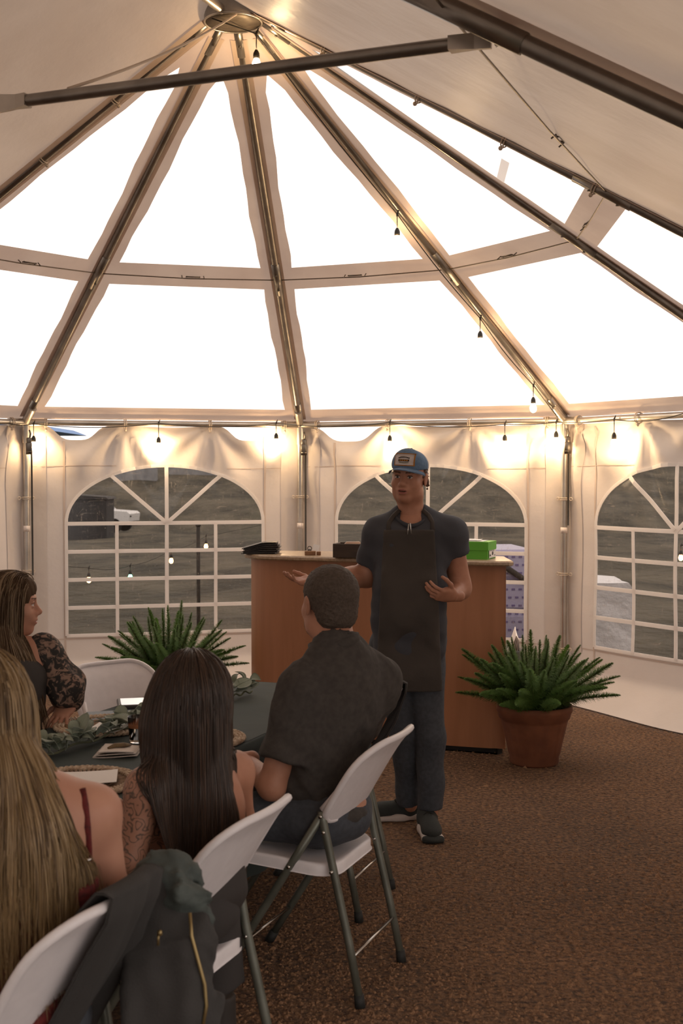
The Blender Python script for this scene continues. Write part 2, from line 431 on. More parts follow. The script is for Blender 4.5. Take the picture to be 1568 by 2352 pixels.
# ---- roof: fabric bands, clear panes, opaque bays
roof = empty('ceiling', (HUB[0], HUB[1], 0), 0, 'fabric tent roof with large clear panels around the peak', 'roof', kind='structure')
OV = .06
def roofpt(k, s, q):
    a0, a1 = rib_ang(k), rib_ang(k + 1)
    apex = vv(HUB[0], HUB[1], PEAK + OV)
    B0 = leg_pt(k, RAD + .06, EAVE - .03) + UP * OV; B1 = leg_pt(k + 1, RAD + .06, EAVE - .03) + UP * OV
    p0 = apex + (B0 - apex) * s; p1 = apex + (B1 - apex) * s
    return p0 + (p1 - p0) * q
for k in range(1, 6):
    W = np.linalg.norm(leg_pt(k) - leg_pt(k + 1)); SL = 4.05
    wb = .112; s_a = 2 * wb / W + .02
    m0, m1, e0 = FM - .016, FM + .040, .957
    rows = sorted(set(list(np.linspace(0, s_a, 4)) + list(np.linspace(s_a, m0, 14)) + [m0, m1] + list(np.linspace(m1, e0, 12)) + [e0, 1.0]))
    wav = lambda s, q: .006 * math.sin(23 * s + 3 * k + 5 * q) + .004 * math.sin(61 * s + k)
    nrm = N3(np.cross(roofpt(k, 1, 0) - roofpt(k, 1, 1), roofpt(k, .5, .5) - roofpt(k, 1, .5)))
    if nrm[2] < 0: nrm = -nrm
    band = MB(); up = MB(); lo = MB()
    def q0(s, side): return min(.5, (wb + wav(s, side)) / max(W * s, 1e-6)) if s > s_a + 1e-9 else .5
    for i in range(len(rows) - 1):
        s0, s1 = rows[i], rows[i + 1]
        a = [roofpt(k, s0, 0), roofpt(k, s0, q0(s0, 0)), roofpt(k, s0, 1 - q0(s0, 1)), roofpt(k, s0, 1)]
        b = [roofpt(k, s1, 0), roofpt(k, s1, q0(s1, 0)), roofpt(k, s1, 1 - q0(s1, 1)), roofpt(k, s1, 1)]
        mids = (s0 + s1) / 2
        pane = s_a < mids < m0 or m1 < mids < e0
        for j in range(3):
            tgt = (up if mids < m0 else lo) if (j == 1 and pane) else band
            if np.linalg.norm(a[j] - a[j + 1]) < 1e-6 and np.linalg.norm(b[j] - b[j + 1]) < 1e-6: continue
            quad = [a[j], a[j + 1], b[j + 1], b[j]]
            tgt.add(quad, [(0, 1, 2, 3)])
    band.build('roof_band', 'band_fabric', roof); up.build('clear_roof_pane', 'roof_vinyl', roof); lo.build('clear_roof_pane', 'roof_vinyl', roof)
    # lap seams along the rafters, a second darker layer of cloth under the edge of the panel
    for q in (0, 1):
        mb = MB(); s_ = np.linspace(.06, .99, 12); w = .05
        P = np.array([[roofpt(k, s, abs(q - .001)) - nrm * .006, roofpt(k, s, abs(q - w / (W * s))) - nrm * .006] for s in s_]); mb.grid(P); mb.build('lap_seam', 'band_fabric', roof)
# opaque bays
for s in (-1, 1):
    for b in range(3):
        a0, a1 = -b * BAY, -(b + 1) * BAY - (MAINL - 3 * BAY if b == 2 else 0)
        na, npp = 16, 22
        P = np.zeros((na, npp, 3))
        for i in range(na):
            for j in range(npp):
                al = a0 + (a1 - a0) * i / (na - 1); pp = (RAD + .06) * j / (npp - 1)
                sag = -.05 * math.sin(math.pi * i / (na - 1)) * math.sin(math.pi * j / (npp - 1)) + .008 * math.sin(9 * al + 4 * pp + s) * math.sin(math.pi * i / (na - 1)) + .006 * math.sin(17 * pp - 6 * al)
                P[i, j] = T(al, s * pp, PEAK + OV - SLOPE * pp + sag * .6)
        mb = MB(); mb.grid(P); mb.build('roof_panel', 'roof_fabric', roof)
        mb = MB(); P = np.array([[T(a0 + dx, s * pp, PEAK + OV - .012 - SLOPE * pp) for dx in (-.07, .07)] for pp in np.linspace(.1, RAD, 8)]); mb.grid(P); mb.build('lap_seam', 'band_fabric', roof)
# small pale strip on a clear pane
mb = MB(); a_, b_, c_, d_ = roofpt(5, .40, .56), roofpt(5, .40, .60), roofpt(5, .40 , .9), roofpt(5, .40, .94)
P = np.array([[roofpt(5, .415 + .012 * (q > .5), x) - UP * .01 for q in (0, 1)] for x in np.linspace(.15, .62, 4)]); mb.grid(P); mb.build('pale_strip', 'muntin_white', roof)
# bungee loops tying the cloth to the pipes
def bungee(P, e, r, parent, ball=True):
    w = N3(np.cross(e, UP)) if abs(e[2]) < .95 else vv(1, 0, 0); u = N3(np.cross(w, e))
    mb = MB()
    for off in (-.007, .007): mb.tube(circle(P + e * off, r, 14, w, u), .0035, 5, closed=True)
    mb.tube([P - u * r + e * .007, P - u * r - u * .02 - e * .004], .0035, 5)
    mb.build('bungee_loop', 'bungee', parent)
    if ball:
        mb = MB(); mb.lathe([(.001, -.011), (.008, -.008), (.011, 0), (.008, .008), (.001, .011)], 8, P - u * (r + .012) + w * .012, cap0=False); mb.build('bungee_ball', 'bungee', parent)
for k, fs in ((1, (.18, .32, .47, .62)), (6, (.12, .27, .40, .53, .66, .8))):
    for f in fs: bungee(rib_at(k, f), N3(rib_at(k, 1) - rib_at(k, 0)), PIPE * 1.35, roof)
for k in range(1, 6):
    for t in (.07, .35, .66, .94): bungee(leg_pt(k) + (leg_pt(k + 1) - leg_pt(k)) * t - UP * .004, N3(leg_pt(k + 1) - leg_pt(k)), PIPE * 1.5, roof)
for k in (2, 3, 4, 5):
    for z in (1.5, .93, .36): 
        b = leg_pt(k, RAD, z); bungee(b, vv(0, 0, 1), PIPE * 1.3, roof, False)
        w = N3(leg_pt(k + 1) - leg_pt(k - 1)); mb = MB()
        for s in (-1, 1): mb.tube(circle(b + w * s * .055 - vv(0, .01, 0), .012, 10, w, UP), .003, 5, closed=True)
        mb.tube([b - w * .055, b + w * .055], .003, 5); mb.build('tie_ring', 'bungee', roof)

# ---- walls with arched windows
WA, WM, WB, WT = .143, 1.295, .407, 1.755
DIPS = {1: [(.8, .05, .1)], 2: [(.18, .105, .12), (.80, .105, .11)], 3: [(.19, .11, .15)], 4: [(.5, .0, .1)], 5: [(.5, .0, .1)]}
win_count = 0
def wall_panel(k, name, window):
    global win_count
    B0, B1 = leg_pt(k, RAD + .045, 0), leg_pt(k + 1, RAD + .045, 0); L = np.linalg.norm(B1 - B0); e = (B1 - B0) / L
    inn = N3(vv(HUB[0], HUB[1], 0) - (B0 + B1) / 2)
    def top(t):
        z = EAVE - .015 - .012 * abs(math.sin(t * math.pi * 3))
        for c, dz, w in DIPS[k]: z -= dz * math.exp(-((t - c) / w * 1.6) ** 4)
        return z
    def disp(t, z):
        edge = min(t, 1 - t)
        d = .012 * math.sin(9 * t + 3 * z + k) * math.sin(3.1 * z + 1) + .010 * math.sin(26 * t + 5 * z) * max(0, (z - 1.55)) * 2
        for c in (.02, .35, .66, .98):                              # folds running down from the tie points
            r = math.hypot((t - c) * L, z - 2.08); an = math.atan2((t - c) * L, 2.1 - z)
            d += .022 * math.sin(an * 9 + c * 7) * math.exp(-((r - .3) / .28) ** 2)
        if z < .21: d += .34 * ((.21 - z) / .21) ** 1.5 * (1 + .15 * math.sin(7 * t + k)) * min(1, edge * 8 + .25) + .02 * math.sin(11 * t) * (.21 - z) / .21
        if window: d *= 1.0
        return d
    def pt(t, z, off=0.0): return B0 + e * (t * L) + UP * z + inn * (disp(t, z) + off)
    zb = .012
    def arch(t):
        x = (t - .5) / (.5 - WA); return WM + (WT - WM) * math.sqrt(max(0, 1 - x * x)) ** .96
    w_ = empty(name, tuple(B0 * .5 + B1 * .5), 0, None, None, kind='structure')
    mb = MB()
    if window:
        for t0, t1, n in ((-.006, WA, 12), (1 - WA, 1.006, 12)):
            mb.grid(np.array([[pt(t, zb + (top(t) - zb) * j / 60) for j in range(61)] for t in np.linspace(t0, t1, n)]))
        ts = .5 + (.5 - WA) * np.sin(np.linspace(-math.pi / 2, math.pi / 2, 61))
        mb.grid(np.array([[pt(t, zb + (WB - zb) * (j / 16)) for j in range(17)] for t in ts]))
        mb.grid(np.array([[pt(t, arch(t) + (top(t) - arch(t)) * j / 24) for j in range(25)] for t in ts]))
    else:
        mb.grid(np.array([[pt(t, zb + (top(t) - zb) * j / 40) for j in range(41)] for t in np.linspace(0, 1, 40)]))
    mb.build('fabric', 'tent_fabric', w_)
    # stitched seams
    for t in (WA - .006, 1 - WA + .006):
        sm = MB(); sm.grid(np.array([[pt(t - .0035, z, .004), pt(t + .0035, z, .004)] for z in np.linspace(.1, top(t) - .02, 30)])); sm.build('seam', 'seam_fabric', w_)
    sm = MB(); sm.grid(np.array([[pt(t, WB - .03, .004), pt(t, WB - .022, .004)] for t in np.linspace(.0, 1, 40)])); sm.build('seam', 'seam_fabric', w_)
    for z in (1.74,):
        for ta, tb in ((0, .32), (.72, 1)):
            sm = MB(); sm.grid(np.array([[pt(t, z + .012 * math.sin(6 * t), .004), pt(t, z + .006 + .012 * math.sin(6 * t), .004)] for t in np.linspace(ta, tb, 16)])); sm.build('seam', 'seam_fabric', w_)
    # overlap flaps beside the legs
    for ta, tb in ((-.012, .075), (.925, 1.012)):
        sm = MB(); sm.grid(np.array([[pt(t, z, .006) for z in np.linspace(.35, top(t) - .01, 24)] for t in np.linspace(ta, tb, 4)])); sm.build('overlap_flap', 'tent_fabric', w_)
    tag(w_, {1: 'white fabric tent wall at the left edge behind the seated lace-sleeved woman', 2: 'white fabric tent wall with arched window left of the centre leg', 3: 'white fabric tent wall with arched window behind the standing man', 4: 'white fabric tent wall with arched window right of the terracotta pot', 5: 'white fabric tent wall beyond the right edge'}[k], 'wall')
    if not window: return
    win_count += 1
    wn = empty('window_%d' % win_count, tuple(B0 * .5 + B1 * .5 + UP * WB), 0, {1: 'arched vinyl window at the far left edge of the tent', 2: 'arched vinyl window with the truck visible through it', 3: 'arched vinyl window behind the standing man and the counter', 4: 'arched vinyl window at the right edge with wrapped goods outside'}[k], 'window', kind='structure')
    def bar(name, pts2, wid, off=.009):
        """flat strip along 2-d points (t,z)"""
        b_ = MB(); P3 = [pt(t, z, off) for t, z in pts2]; P3 = np.array(P3)
        tg = np.gradient(P3, axis=0); Q = []
        for p_, g_ in zip(P3, tg):
            s_ = N3(np.cross(N3(g_), inn)); Q.append([p_ - s_ * wid / 2, p_ + s_ * wid / 2])
        b_.sheet(np.array(Q), inn, .006); b_.build(name, 'muntin_white', wn, smooth=False)
    arc = [(t, arch(t)) for t in .5 + (.5 - WA) * np.sin(np.linspace(-math.pi / 2, math.pi / 2, 41))]
    bar('window_border', arc, .026); bar('window_border', [(WA, z) for z in np.linspace(WB, WM, 10)], .026)
    bar('window_border', [(1 - WA, z) for z in np.linspace(WB, WM, 10)], .026); bar('window_border', [(t, WB) for t in np.linspace(WA, 1 - WA, 14)], .026)
    cols = [WA + (1 - 2 * WA) * i / 4 for i in range(5)]; rows = [WB + (WM - WB) * j / 4 for j in range(5)]
    for i in (1, 2, 3): bar('muntin', [(cols[i], z) for z in np.linspace(WB, WT - .005 if i == 2 else WM, 16)], .030 if i == 2 else .027, .011)
    for j in (1, 2, 3, 4): bar('muntin', [(t, rows[j]) for t in np.linspace(WA, 1 - WA, 20)], .030, .010)
    for s in (-1, 1):
        x1 = .56; t1 = .5 + s * x1 * (.5 - WA); bar('muntin', [(.5 + (t1 - .5) * q, WM + (arch(t1) - WM) * q) for q in np.linspace(0.02, .985, 10)], .030, .012)
    # panes: 16 squares, 4 fans
    for i in range(4):
        for j in range(4):
            b_ = MB(); b_.grid(np.array([[pt(t, z, .0) for z in np.linspace(rows[j], rows[j + 1], 4)] for t in np.linspace(cols[i], cols[i + 1], 4)])); b_.build('pane', 'window_vinyl', wn)
    xs = [-1, -.56, 0, .56, 1]
    for q in range(4):
        th = np.linspace(xs[q], xs[q + 1], 12); c2 = (.5, WM)
        b_ = MB(); b_.grid(np.array([[pt(.5 + (.5 - WA) * x * r, WM + (arch(.5 + (.5 - WA) * x) - WM) * r, 0) for r in np.linspace(0, 1, 6)] for x in th])); b_.build('pane', 'window_vinyl', wn)
for k, nm in ((1, 'wall_left'), (2, 'wall_back_left'), (3, 'wall_back_right'), (4, 'wall_right')): wall_panel(k, nm, True)
wall_panel(5, 'wall_far_right', False)
for s, nm in ((-1, 'wall_side_left'), (1, 'wall_side_right')):
    mb = MB(); P = np.array([[T(al, s * (RAD + .045 + .01 * math.sin(5 * al + z)), z) for z in np.linspace(0.01, EAVE, 20)] for al in np.linspace(0, -MAINL if s < 0 else -BAY, 60 if s < 0 else 24)]); mb.grid(P)
    w_ = mb.build(nm, 'side_fabric'); tag(w_, 'long white fabric side wall of the tent on the left' if s < 0 else 'white fabric side wall on the right, ending where the tent side stands open', 'wall', kind='structure')
mb = MB()                                                   # gable behind the viewer, wide opening added to let daylight in
for p0_, p1_, n_, lo_ in ((-RAD, -1.4, 14, 0), (1.8, RAD, 12, 0), (-1.4, 1.8, 20, 2.05)):
    mb.grid(np.array([[T(-MAINL, pp, max(lo_, .004) + z * (PEAK - SLOPE * abs(pp) - max(lo_, .004))) for z in np.linspace(0, 1, 14)] for pp in np.linspace(p0_, p1_, n_)]))
w_ = mb.build('wall_front', 'side_fabric'); tag(w_, 'white fabric gable end wall with the open entrance behind the viewer', 'wall', kind='structure')

# ---- outside
mat('hill_grass', (.030, .028, .018), 1.0, var=(.55, (.115, .10, .07), 12), bump=(3, 1.0, .3), stretch=(1, .5, 1))
mb = MB(); ny, nx = 44, 40; P = np.zeros((ny, nx, 3))
ys = np.concatenate([np.linspace(-25, 14, 12), 14 + (np.linspace(0, 1, 36)[1:] ** 1.5) * 104]); ny = len(ys); nx = 60; P = np.zeros((ny, nx, 3))
def hill_z(x, y):
    z = -.13
    if y > 13: z -= 1.6 * min(1, (y - 13) / 57)
    if y > 72: z += 5.3 * min(1, (y - 72) / 38)
    return z + (.12 * math.sin(x * .5 + y * .3) + .06 * math.sin(x * 1.3 - y)) * min(1, max(0, (y - 13) / 10))
for i, y in enumerate(ys):
    for j in range(nx):
        x = (-45 + 90 * j / (nx - 1)) * (1 if y < 30 else 1.3); P[i, j] = (x, y, hill_z(x, y))
mb.grid(P); ho = mb.build('ground_outside', 'hill_grass'); tag(ho, 'dull grassy slope rising outside the tent', 'hillside', kind='structure')
# ================================================================ string lights, straps
def on_panel(k, u, v, off=0.0):
    a, b = leg_pt(k), leg_pt(k + 1); n = N3(vv(HUB[0], HUB[1], 0) - (a + b) / 2 * vv(1, 1, 0)); a = a + n * off
    r = ray(u, v); o = vv(0, 0, CAMZ); t = ((a - o) @ n) / (r @ n); return o + r * t
def sag(pa, pb, d, n=9):
    return [pa + (pb - pa) * t - UP * d * 4 * t * (1 - t) for t in np.linspace(0, 1, n)]
def bulb_unit(par, top, drop, lit='bulb_glow', tilt=0.0, sc=1.0):
    """cable tie, lead, socket and bulb hanging from a point of the cord"""
    b = top - UP * drop + vv(tilt, 0, 0)
    mb = MB(); mb.tube([top + UP * .012, top, top - UP * drop * .5 + vv(tilt * .3, 0, 0), b], .0032, 6)
    mb.tube([top + UP * .03 + vv(.012, 0, 0), top, top - UP * .014], [.002, .008, .0055], 6)
    mb.lathe([(.006, .0), (.010, -.006), (.016, -.018), (.0175, -.03), (.0175, -.046), (.0145, -.049)], 12, b, cap0=False)
    s_ = mb.build('socket', 'cord_black', par)
    mb = MB(); mb.lathe([(.013, -.047), (.017, -.056), (.023, -.072), (.025, -.084), (.021, -.1), (.012, -.11), (.001, -.113)], 14, b, cap0=False)
    g = mb.build('bulb', lit, s_, origin=tuple(par.location)); return g
EB = [(2, 77, 974, 1015), (2, 364, 972, 1018), (2, 634, 972, 1009), (3, 895, 970, 1014), (3, 1159, 974, 1013), (3, 1277, 969, 1005), (4, 1410, 963, 1008)]
tops = [on_panel(k, u, v, .05) for k, u, v, w in EB]
sl = empty('string_lights', tuple(tops[3] * vv(1, 1, 0) + UP * tops[3][2]), 0, 'black cord of festoon bulbs hung along the eave pipe of the back walls', 'string lights')
# cord
lead = [on_panel(1, -260, 955, .05), on_panel(1, 20, 972, .04)]
chain = lead + tops + [on_panel(4, 1568, 950, .05), on_panel(4, 1760, 930, .05)]
pts = []
for i in range(len(chain) - 1):
    d = .03 if np.linalg.norm(chain[i + 1] - chain[i]) > .6 else .012
    pts += sag(chain[i], chain[i + 1], d)[:-1]
mb = MB(); mb.tube(pts + [chain[-1]], .0036, 6); mb.build('cord', 'cord_black', sl)
for (k, u, v, w), t in zip(EB, tops): bulb_unit(sl, t, (w - v - 11) / 2861 * t[1] - .012)
tops2 = [rib_at(4, 0.0, .035) + vv(.035, -.03, -.045), rib_at(4, .395, .03) + vv(-.02, -.03, 0), rib_at(4, .67, .03) + vv(-.02, -.03, 0), rib_at(4, .875, .03) + vv(-.02, -.03, 0)]
sl2 = empty('string_lights', tuple(tops2[0]), 0, 'black cord of festoon bulbs running down a roof rafter from the hub', 'string lights')
for t in tops2: bulb_unit(sl2, t, .085)
mb = MB(); cl = []
for i in range(3): cl += [tops2[i] + (tops2[i + 1] - tops2[i]) * t - UP * .008 * math.sin(math.pi * t) + vv(-.012, 0, 0) * math.sin(math.pi * t) for t in np.linspace(0, 1, 8)[:-1]]
cl += [tops2[3], rib_at(4, .97, .06)]
cl = [vv(HUB[0] - .1, HUB[1] - .13, PEAK - .07), tops2[0] + vv(-.06, 0, .02)] + cl
mb.tube(cl, .0036, 6); mb.build('cord', 'cord_black', sl2)
# thin rope from the hub to the end of the tie bar
mb = MB(); mb.tube(sag(vv(HUB[0] + .03, HUB[1] - .16, PEAK - .06), tB + UP * .02 + dirn * -.22, .03), .0055, 6); mb.build('rope', 'bungee', fr)
# ratchet straps on the legs
mat('strap_web', (.05, .045, .04), .9)
for k, lab in ((2, 'black ratchet strap hanging on the leftmost tent leg'), (3, 'black ratchet strap hanging on the centre tent leg'), (4, 'black ratchet strap hanging on the right tent leg')):
    b = leg_pt(k, RAD - .035, 0) + vv(.035 if k != 2 else .02, -.02, 0)
    r_ = empty('ratchet_strap', tuple(b + UP * 1.9), 0, lab, 'strap', 'ratchet straps on the tent legs')
    mb = MB(); mb.tube([b + UP * 2.03, b + UP * 2.0 + vv(.01, 0, 0), b + UP * 1.95], .007, 6); mb.build('hook', 'dark_steel', r_)
    mb = MB(); mb.box(b + UP * 1.935, (.042, .03, .07), bev=.006); mb.box(b + UP * 1.885 - vv(0, .012, 0), (.05, .012, .09), bev=.004)
    mb.tube([b + UP * 1.86 + vv(-.02, -.01, 0), b + UP * 1.86 + vv(.02, -.01, 0)], .009, 8); mb.build('ratchet', 'dark_steel', r_)
    mb = MB(); P = np.array([[b + vv(.006 + .014 * q, .012 + .02 * (1 - z / 1.86), z) for q in (0, 1)] for z in np.linspace(.9 if k != 4 else 1.3, 1.86, 8)]); mb.sheet(P, (0, 1, 0), .002); mb.build('webbing', 'strap_web', r_)

# ================================================================ outside the windows
mat('truck_white', (.75, .76, .78), .3); mat('glass_dark', (.02, .025, .03), .1); mat('tyre', (.015, .015, .015), .9)
tk = empty('pickup_truck', (-13.7, 68, hill_z(-13.7, 68)), math.radians(-8), 'white pickup truck parked outside, seen through the left arched window', 'truck')
prof = [(-2.7, .45), (2.15, .45), (2.45, .6), (2.5, 1.0), (2.35, 1.12), (1.15, 1.2), (.45, 1.85), (-1.0, 1.88), (-1.25, 1.2), (-2.7, 1.2)]
mb = MB(); mb.prism(prof, (0, 0, 0), (1, 0, 0), (0, 0, 1), (0, 1, 0), -.95, .95); link_mesh('body', mb.mesh('body', 'truck_white', False), tk)
mb = MB(); mb.prism([(1.05, 1.22), (.44, 1.76), (-.15, 1.78), (-.15, 1.22)], (0, -.96, 0), (1, 0, 0), (0, 0, 1), (0, -1, 0), 0, .02); link_mesh('side_window', mb.mesh('side_window', 'glass_dark', False), tk)
mb = MB(); mb.prism([(1.13, 1.24), (.47, 1.83), (.44, 1.83), (1.10, 1.24)], (0, 0, .015), (1, 0, 0), (0, 0, 1), (0, 1, 0), -.8, .8); link_mesh('windscreen', mb.mesh('windscreen', 'glass_dark', False), tk)
mb = MB(); mb.box((2.42, -.7, .88), (.14, .3, .16), bev=.03); link_mesh('headlight', mb.mesh('headlight', 'glass_dark', False), tk)
for x in (-1.7, 1.65):
    for y in (-.88, .88):
        mb = MB(); mb.tube([vv(x, y - .12, .38), vv(x, y + .12, .38)], .38, 18); link_mesh('wheel', mb.mesh('wheel', 'tyre', False), tk)
mat('shed_grey', (.30, .31, .33), .8, var=(2, (.24, .25, .27)))
for x, y, sx, sz, lab in ((-15.2, 92, 3.2, 2.2, 'pale grey block wall on the hillside behind the truck'), (-10.5, 96, 6, 1.1, 'long low grey concrete barrier on the hillside right of the block wall')):
    z0 = hill_z(x, y); mb = MB(); mb.box((0, 0, sz / 2 - .3), (sx, .6, sz), bev=.05)
    n_ = 4
    for i in range(1, n_): mb.box((-sx / 2 + sx * i / n_, -.31, sz / 2 - .3), (.08, .04, sz))
    me = mb.mesh('barrier', 'shed_grey', False); o = link_mesh('concrete_barrier', me, None, (x, y, z0)); tag(o, lab, 'barrier')
sd = empty('dark_shed', (-12.62, 60, hill_z(-12.62, 60)), 0, 'dark grey metal shed outside left of the pickup truck', 'shed')
mat('shed_dark', (.035, .034, .036), .8, var=(3, (.028, .027, .03)))
mb = MB(); mb.box((0, 1, 1.0), (2.6, 2, 2.0)); link_mesh('shed_walls', mb.mesh('shed_walls', 'shed_dark', False), sd)
mb = MB(); mb.prism([(-1.4, 2.0), (1.4, 2.0), (1.3, 2.1), (-1.3, 2.3)], (0, -.1, 0), (1, 0, 0), (0, 0, 1), (0, 1, 0), 0, 2.3); link_mesh('shed_roof', mb.mesh('shed_roof', 'shed_dark', False), sd)
mb = MB(); mb.box((.4, -.02, .9), (.9, .04, 1.8)); link_mesh('shed_door', mb.mesh('shed_door', 'shed_dark', False), sd)
mat('post_dark', (.03, .028, .025), .8)
pp = A(456, 1470, 14.2); mb = MB(); mb.tube([(0, 0, -.1), (0, 0, 1.25)], .022, 10); mb.lathe([(.03, 1.25), (.03, 1.27), (.004, 1.29)], 10, cap0=True)
o = link_mesh('garden_post', mb.mesh('garden_post', 'post_dark'), None, (pp[0], pp[1], hill_z(pp[0], pp[1]))); tag(o, 'thin dark metal post standing outside the left arched window', 'post')
outs = [(204, 1331, 13.5, 'glint_amber'), (299, 1325, 13.8, 'glint_green'), (393, 1287, 14.6, 'glint_amber'), (473, 1254, 15.5, 'glint_amber'), (1563, 1280, 13.0, 'glint_amber')]  # bulbs added outside to stand in for reflections in the window vinyl
og = empty('glint_bulbs', tuple(A(299, 1300, 13.8)), 0, 'string of amber and green garden bulbs outside the left arched window', 'string lights')
ct = []
for u, v, Y, m_ in outs[:4]:
    t = A(u, v, Y) + UP * .125; ct.append(t); bulb_unit(og, t, .05, m_)
mb = MB(); ctp = []
ct2 = [ct[0] + vv(-2.2, -.4, .3)] + ct + [ct[3] + vv(1.6, 1.2, .35)]
for i in range(len(ct2) - 1): ctp += sag(ct2[i], ct2[i + 1], .03)[:-1]
mb.tube(ctp + [ct2[-1]], .003, 5); mb.build('cord', 'cord_black', og)
for q, P_ in ((0, ct2[0]), (1, ct2[-1])):
    mb = MB(); mb.tube([vv(P_[0], P_[1], hill_z(P_[0], P_[1]) - .1), P_], .015, 8); mb.build('support_rod', 'post_dark', og)  # rods added only to hold up the cord of glint bulbs
u, v, Y, m_ = outs[4]; t = A(u, v, Y) + UP * .125
og2 = empty('glint_bulbs', tuple(t), 0, 'amber garden bulb on a rod outside the right arched window', 'string lights'); bulb_unit(og2, t, .05, m_)
mb = MB(); mb.tube([vv(t[0] + .4, t[1], hill_z(t[0], t[1]) - .1), vv(t[0] + .4, t[1], t[2] + .05), t], .008, 6); mb.build('support_rod', 'post_dark', og2)
# wrapped pallet: printed lilac wrap with straps
mat('wrap_lilac', (.42, .40, .58), .35, spec=.6, bump=(6, .4, .03)); mat('wrap_print', (.16, .13, .30), .4); mat('wrap_clear', (.72, .72, .76), .25, bump=(4, .9, .06), spec=.6)
pb = A(1215, 1475, 12.6); pz = hill_z(pb[0], pb[1])
pal = empty('wrapped_pallet', (1.33, 12.7, pz), math.radians(6), 'pallet of goods in lilac printed wrap outside the window beside the counter', 'pallet')
mb = MB()
for i in range(5): mb.box((-.5 + .25 * i, 0, .06), (.12, 1.0, .1))
link_mesh('pallet_base', mb.mesh('pallet_base', 'grit_a', False), pal)
for i in range(3):
    mb = MB(); mb.rbox((0, 0, .3 + .31 * i), (1.16 - .02 * i, 1.0, .30), .04); link_mesh('bale', mb.mesh('bale', 'wrap_lilac', False), pal)
mb = MB()
for r in range(11):
    for c in range(16): mb.box((-.53 + .07 * c + .035 * (r % 2), -.502, .2 + .08 * r), (.034, .004, .02))
q = link_mesh('printed_marks', mb.mesh('printed_marks', 'wrap_print', False), pal); q['kind'] = 'stuff'
mb = MB(); mb.tube([(-.585, -.51, .93), (-.3, -.53, 1.0), (.2, -.54, .92), (.585, -.51, .66)], .03, 8); link_mesh('strap', mb.mesh('strap', 'post_dark'), pal)
# sheeted block outside the right window
wb_ = A(1415, 1500, 11.2); wz = hill_z(wb_[0], wb_[1])
blk = empty('sheeted_crate', (wb_[0] - .04, wb_[1] + .3, wz), math.radians(-4), 'block covered in milky plastic sheeting outside the right arched window', 'crate')
mb = MB(); P = []
prof = [(-.30, .05), (-.27, .5), (-.26, .78), (-.2, .83), (0, .84), (.16, .83), (.2, .77), (.21, .4), (.23, .05)]
for yy in np.linspace(-.3, .5, 9): P.append([(x + .012 * math.sin(9 * yy + 14 * z_), yy, z_ + .008 * math.sin(20 * x + 6 * yy)) for x, z_ in prof])
mb.grid(np.array(P)); mb.add(np.array(P[0]), [tuple(range(9))]); mb.add(np.array(P[-1]), [tuple(range(9))[::-1]]); link_mesh('plastic_sheet', mb.mesh('plastic_sheet', 'wrap_clear'), blk)
mb = MB()
for i in range(3): mb.box((-.2 + .2 * i, .1, .03), (.1, .7, .06))
link_mesh('skid', mb.mesh('skid', 'post_dark', False), blk)
# blue tarpaulin canopy just outside the eave on the left
mat('tarp_blue', (.06, .16, .36), .6)
tc_ = A(118, 979, 14.0); can = empty('blue_canopy', (tc_[0] - 1.5, tc_[1] + 1, hill_z(tc_[0], 14)), 0, 'blue tarpaulin canopy outside above the left tent wall', 'canopy')
mb = MB(); zt = tc_[2] - hill_z(tc_[0], 14); mb.prism([(-1.3, -.05), (1.5, -.05), (1.32, .02), (0, .12), (-1.1, .06)], (0, -1, zt), (1, 0, 0), (0, 0, 1), (0, 1, 0), 0, 2); link_mesh('tarpaulin', mb.mesh('tarpaulin', 'tarp_blue', False), can)
for x in (-1.2, 1.4):
    mb = MB(); mb.tube([(x, -.9, 0), (x, -.9, zt)], .02, 8); link_mesh('canopy_post', mb.mesh('canopy_post', 'post_dark'), can)

# ================================================================ reception counter
mat('laminate', (.40, .175, .085), .42, var=(3, (.35, .15, .07)), stretch=(6, 6, .6))
mat('stone_top', (.42, .30, .19), .28, var=(60, (.30, .20, .12), 6), spec=.6)
mat('plinth', (.02, .016, .013), .8)
ctr = [(1.03, 7.86), (1.03, 7.45), (1.0, 7.415)]
for x in np.linspace(.93, -.42, 16): ctr.append((x, 7.42 + .51 * ((.93 - x) / 1.35) ** 1.15))
ctr += [(-.52, 7.985), (-.59, 8.06), (-.635, 8.16), (-.645, 8.27), (-.62, 8.38), (-.5, 8.45)]
back = [(-.2, 8.4), (.3, 8.22), (.75, 8.02)]
outl = np.array(ctr + back)[::-1]
def inset(P, d):
    c = np.array(P); n = len(c); out = []
    for i in range(n):
        a, b_, e = c[i - 1], c[i], c[(i + 1) % n]; t = (e - a); t /= np.linalg.norm(t); nrm = np.array([-t[1], t[0]]); out.append(b_ + nrm * d)
    return np.array(out)
area = .5 * sum(outl[i - 1][0] * outl[i][1] - outl[i][0] * outl[i - 1][1] for i in range(len(outl)))
sgn = 1 if area > 0 else -1
co = empty('reception_counter', (.2, 7.9, 0), 0, 'curved reddish brown reception counter with a stone-look top', 'counter')
mb = MB(); P = []
for d, z in ((.045, .035), (.045, 1.142)): P.append(np.c_[inset(outl, d * sgn), np.full(len(outl), z)])
P = np.array(P); nO = len(outl)
mb.add(P.reshape(-1, 3), [(i, (i + 1) % nO, nO + (i + 1) % nO, nO + i) for i in range(nO)] + [tuple(range(nO, 2 * nO))])
auto_sharp(mb.build('counter_body', 'laminate', co), .5)
mb = MB(); pr = [(.03, 1.14), (.008, 1.14), (0, 1.148), (0, 1.162), (.008, 1.171), (.03, 1.172)]; P = np.array([np.c_[inset(outl, d * sgn), np.full(nO, z)] for d, z in pr])
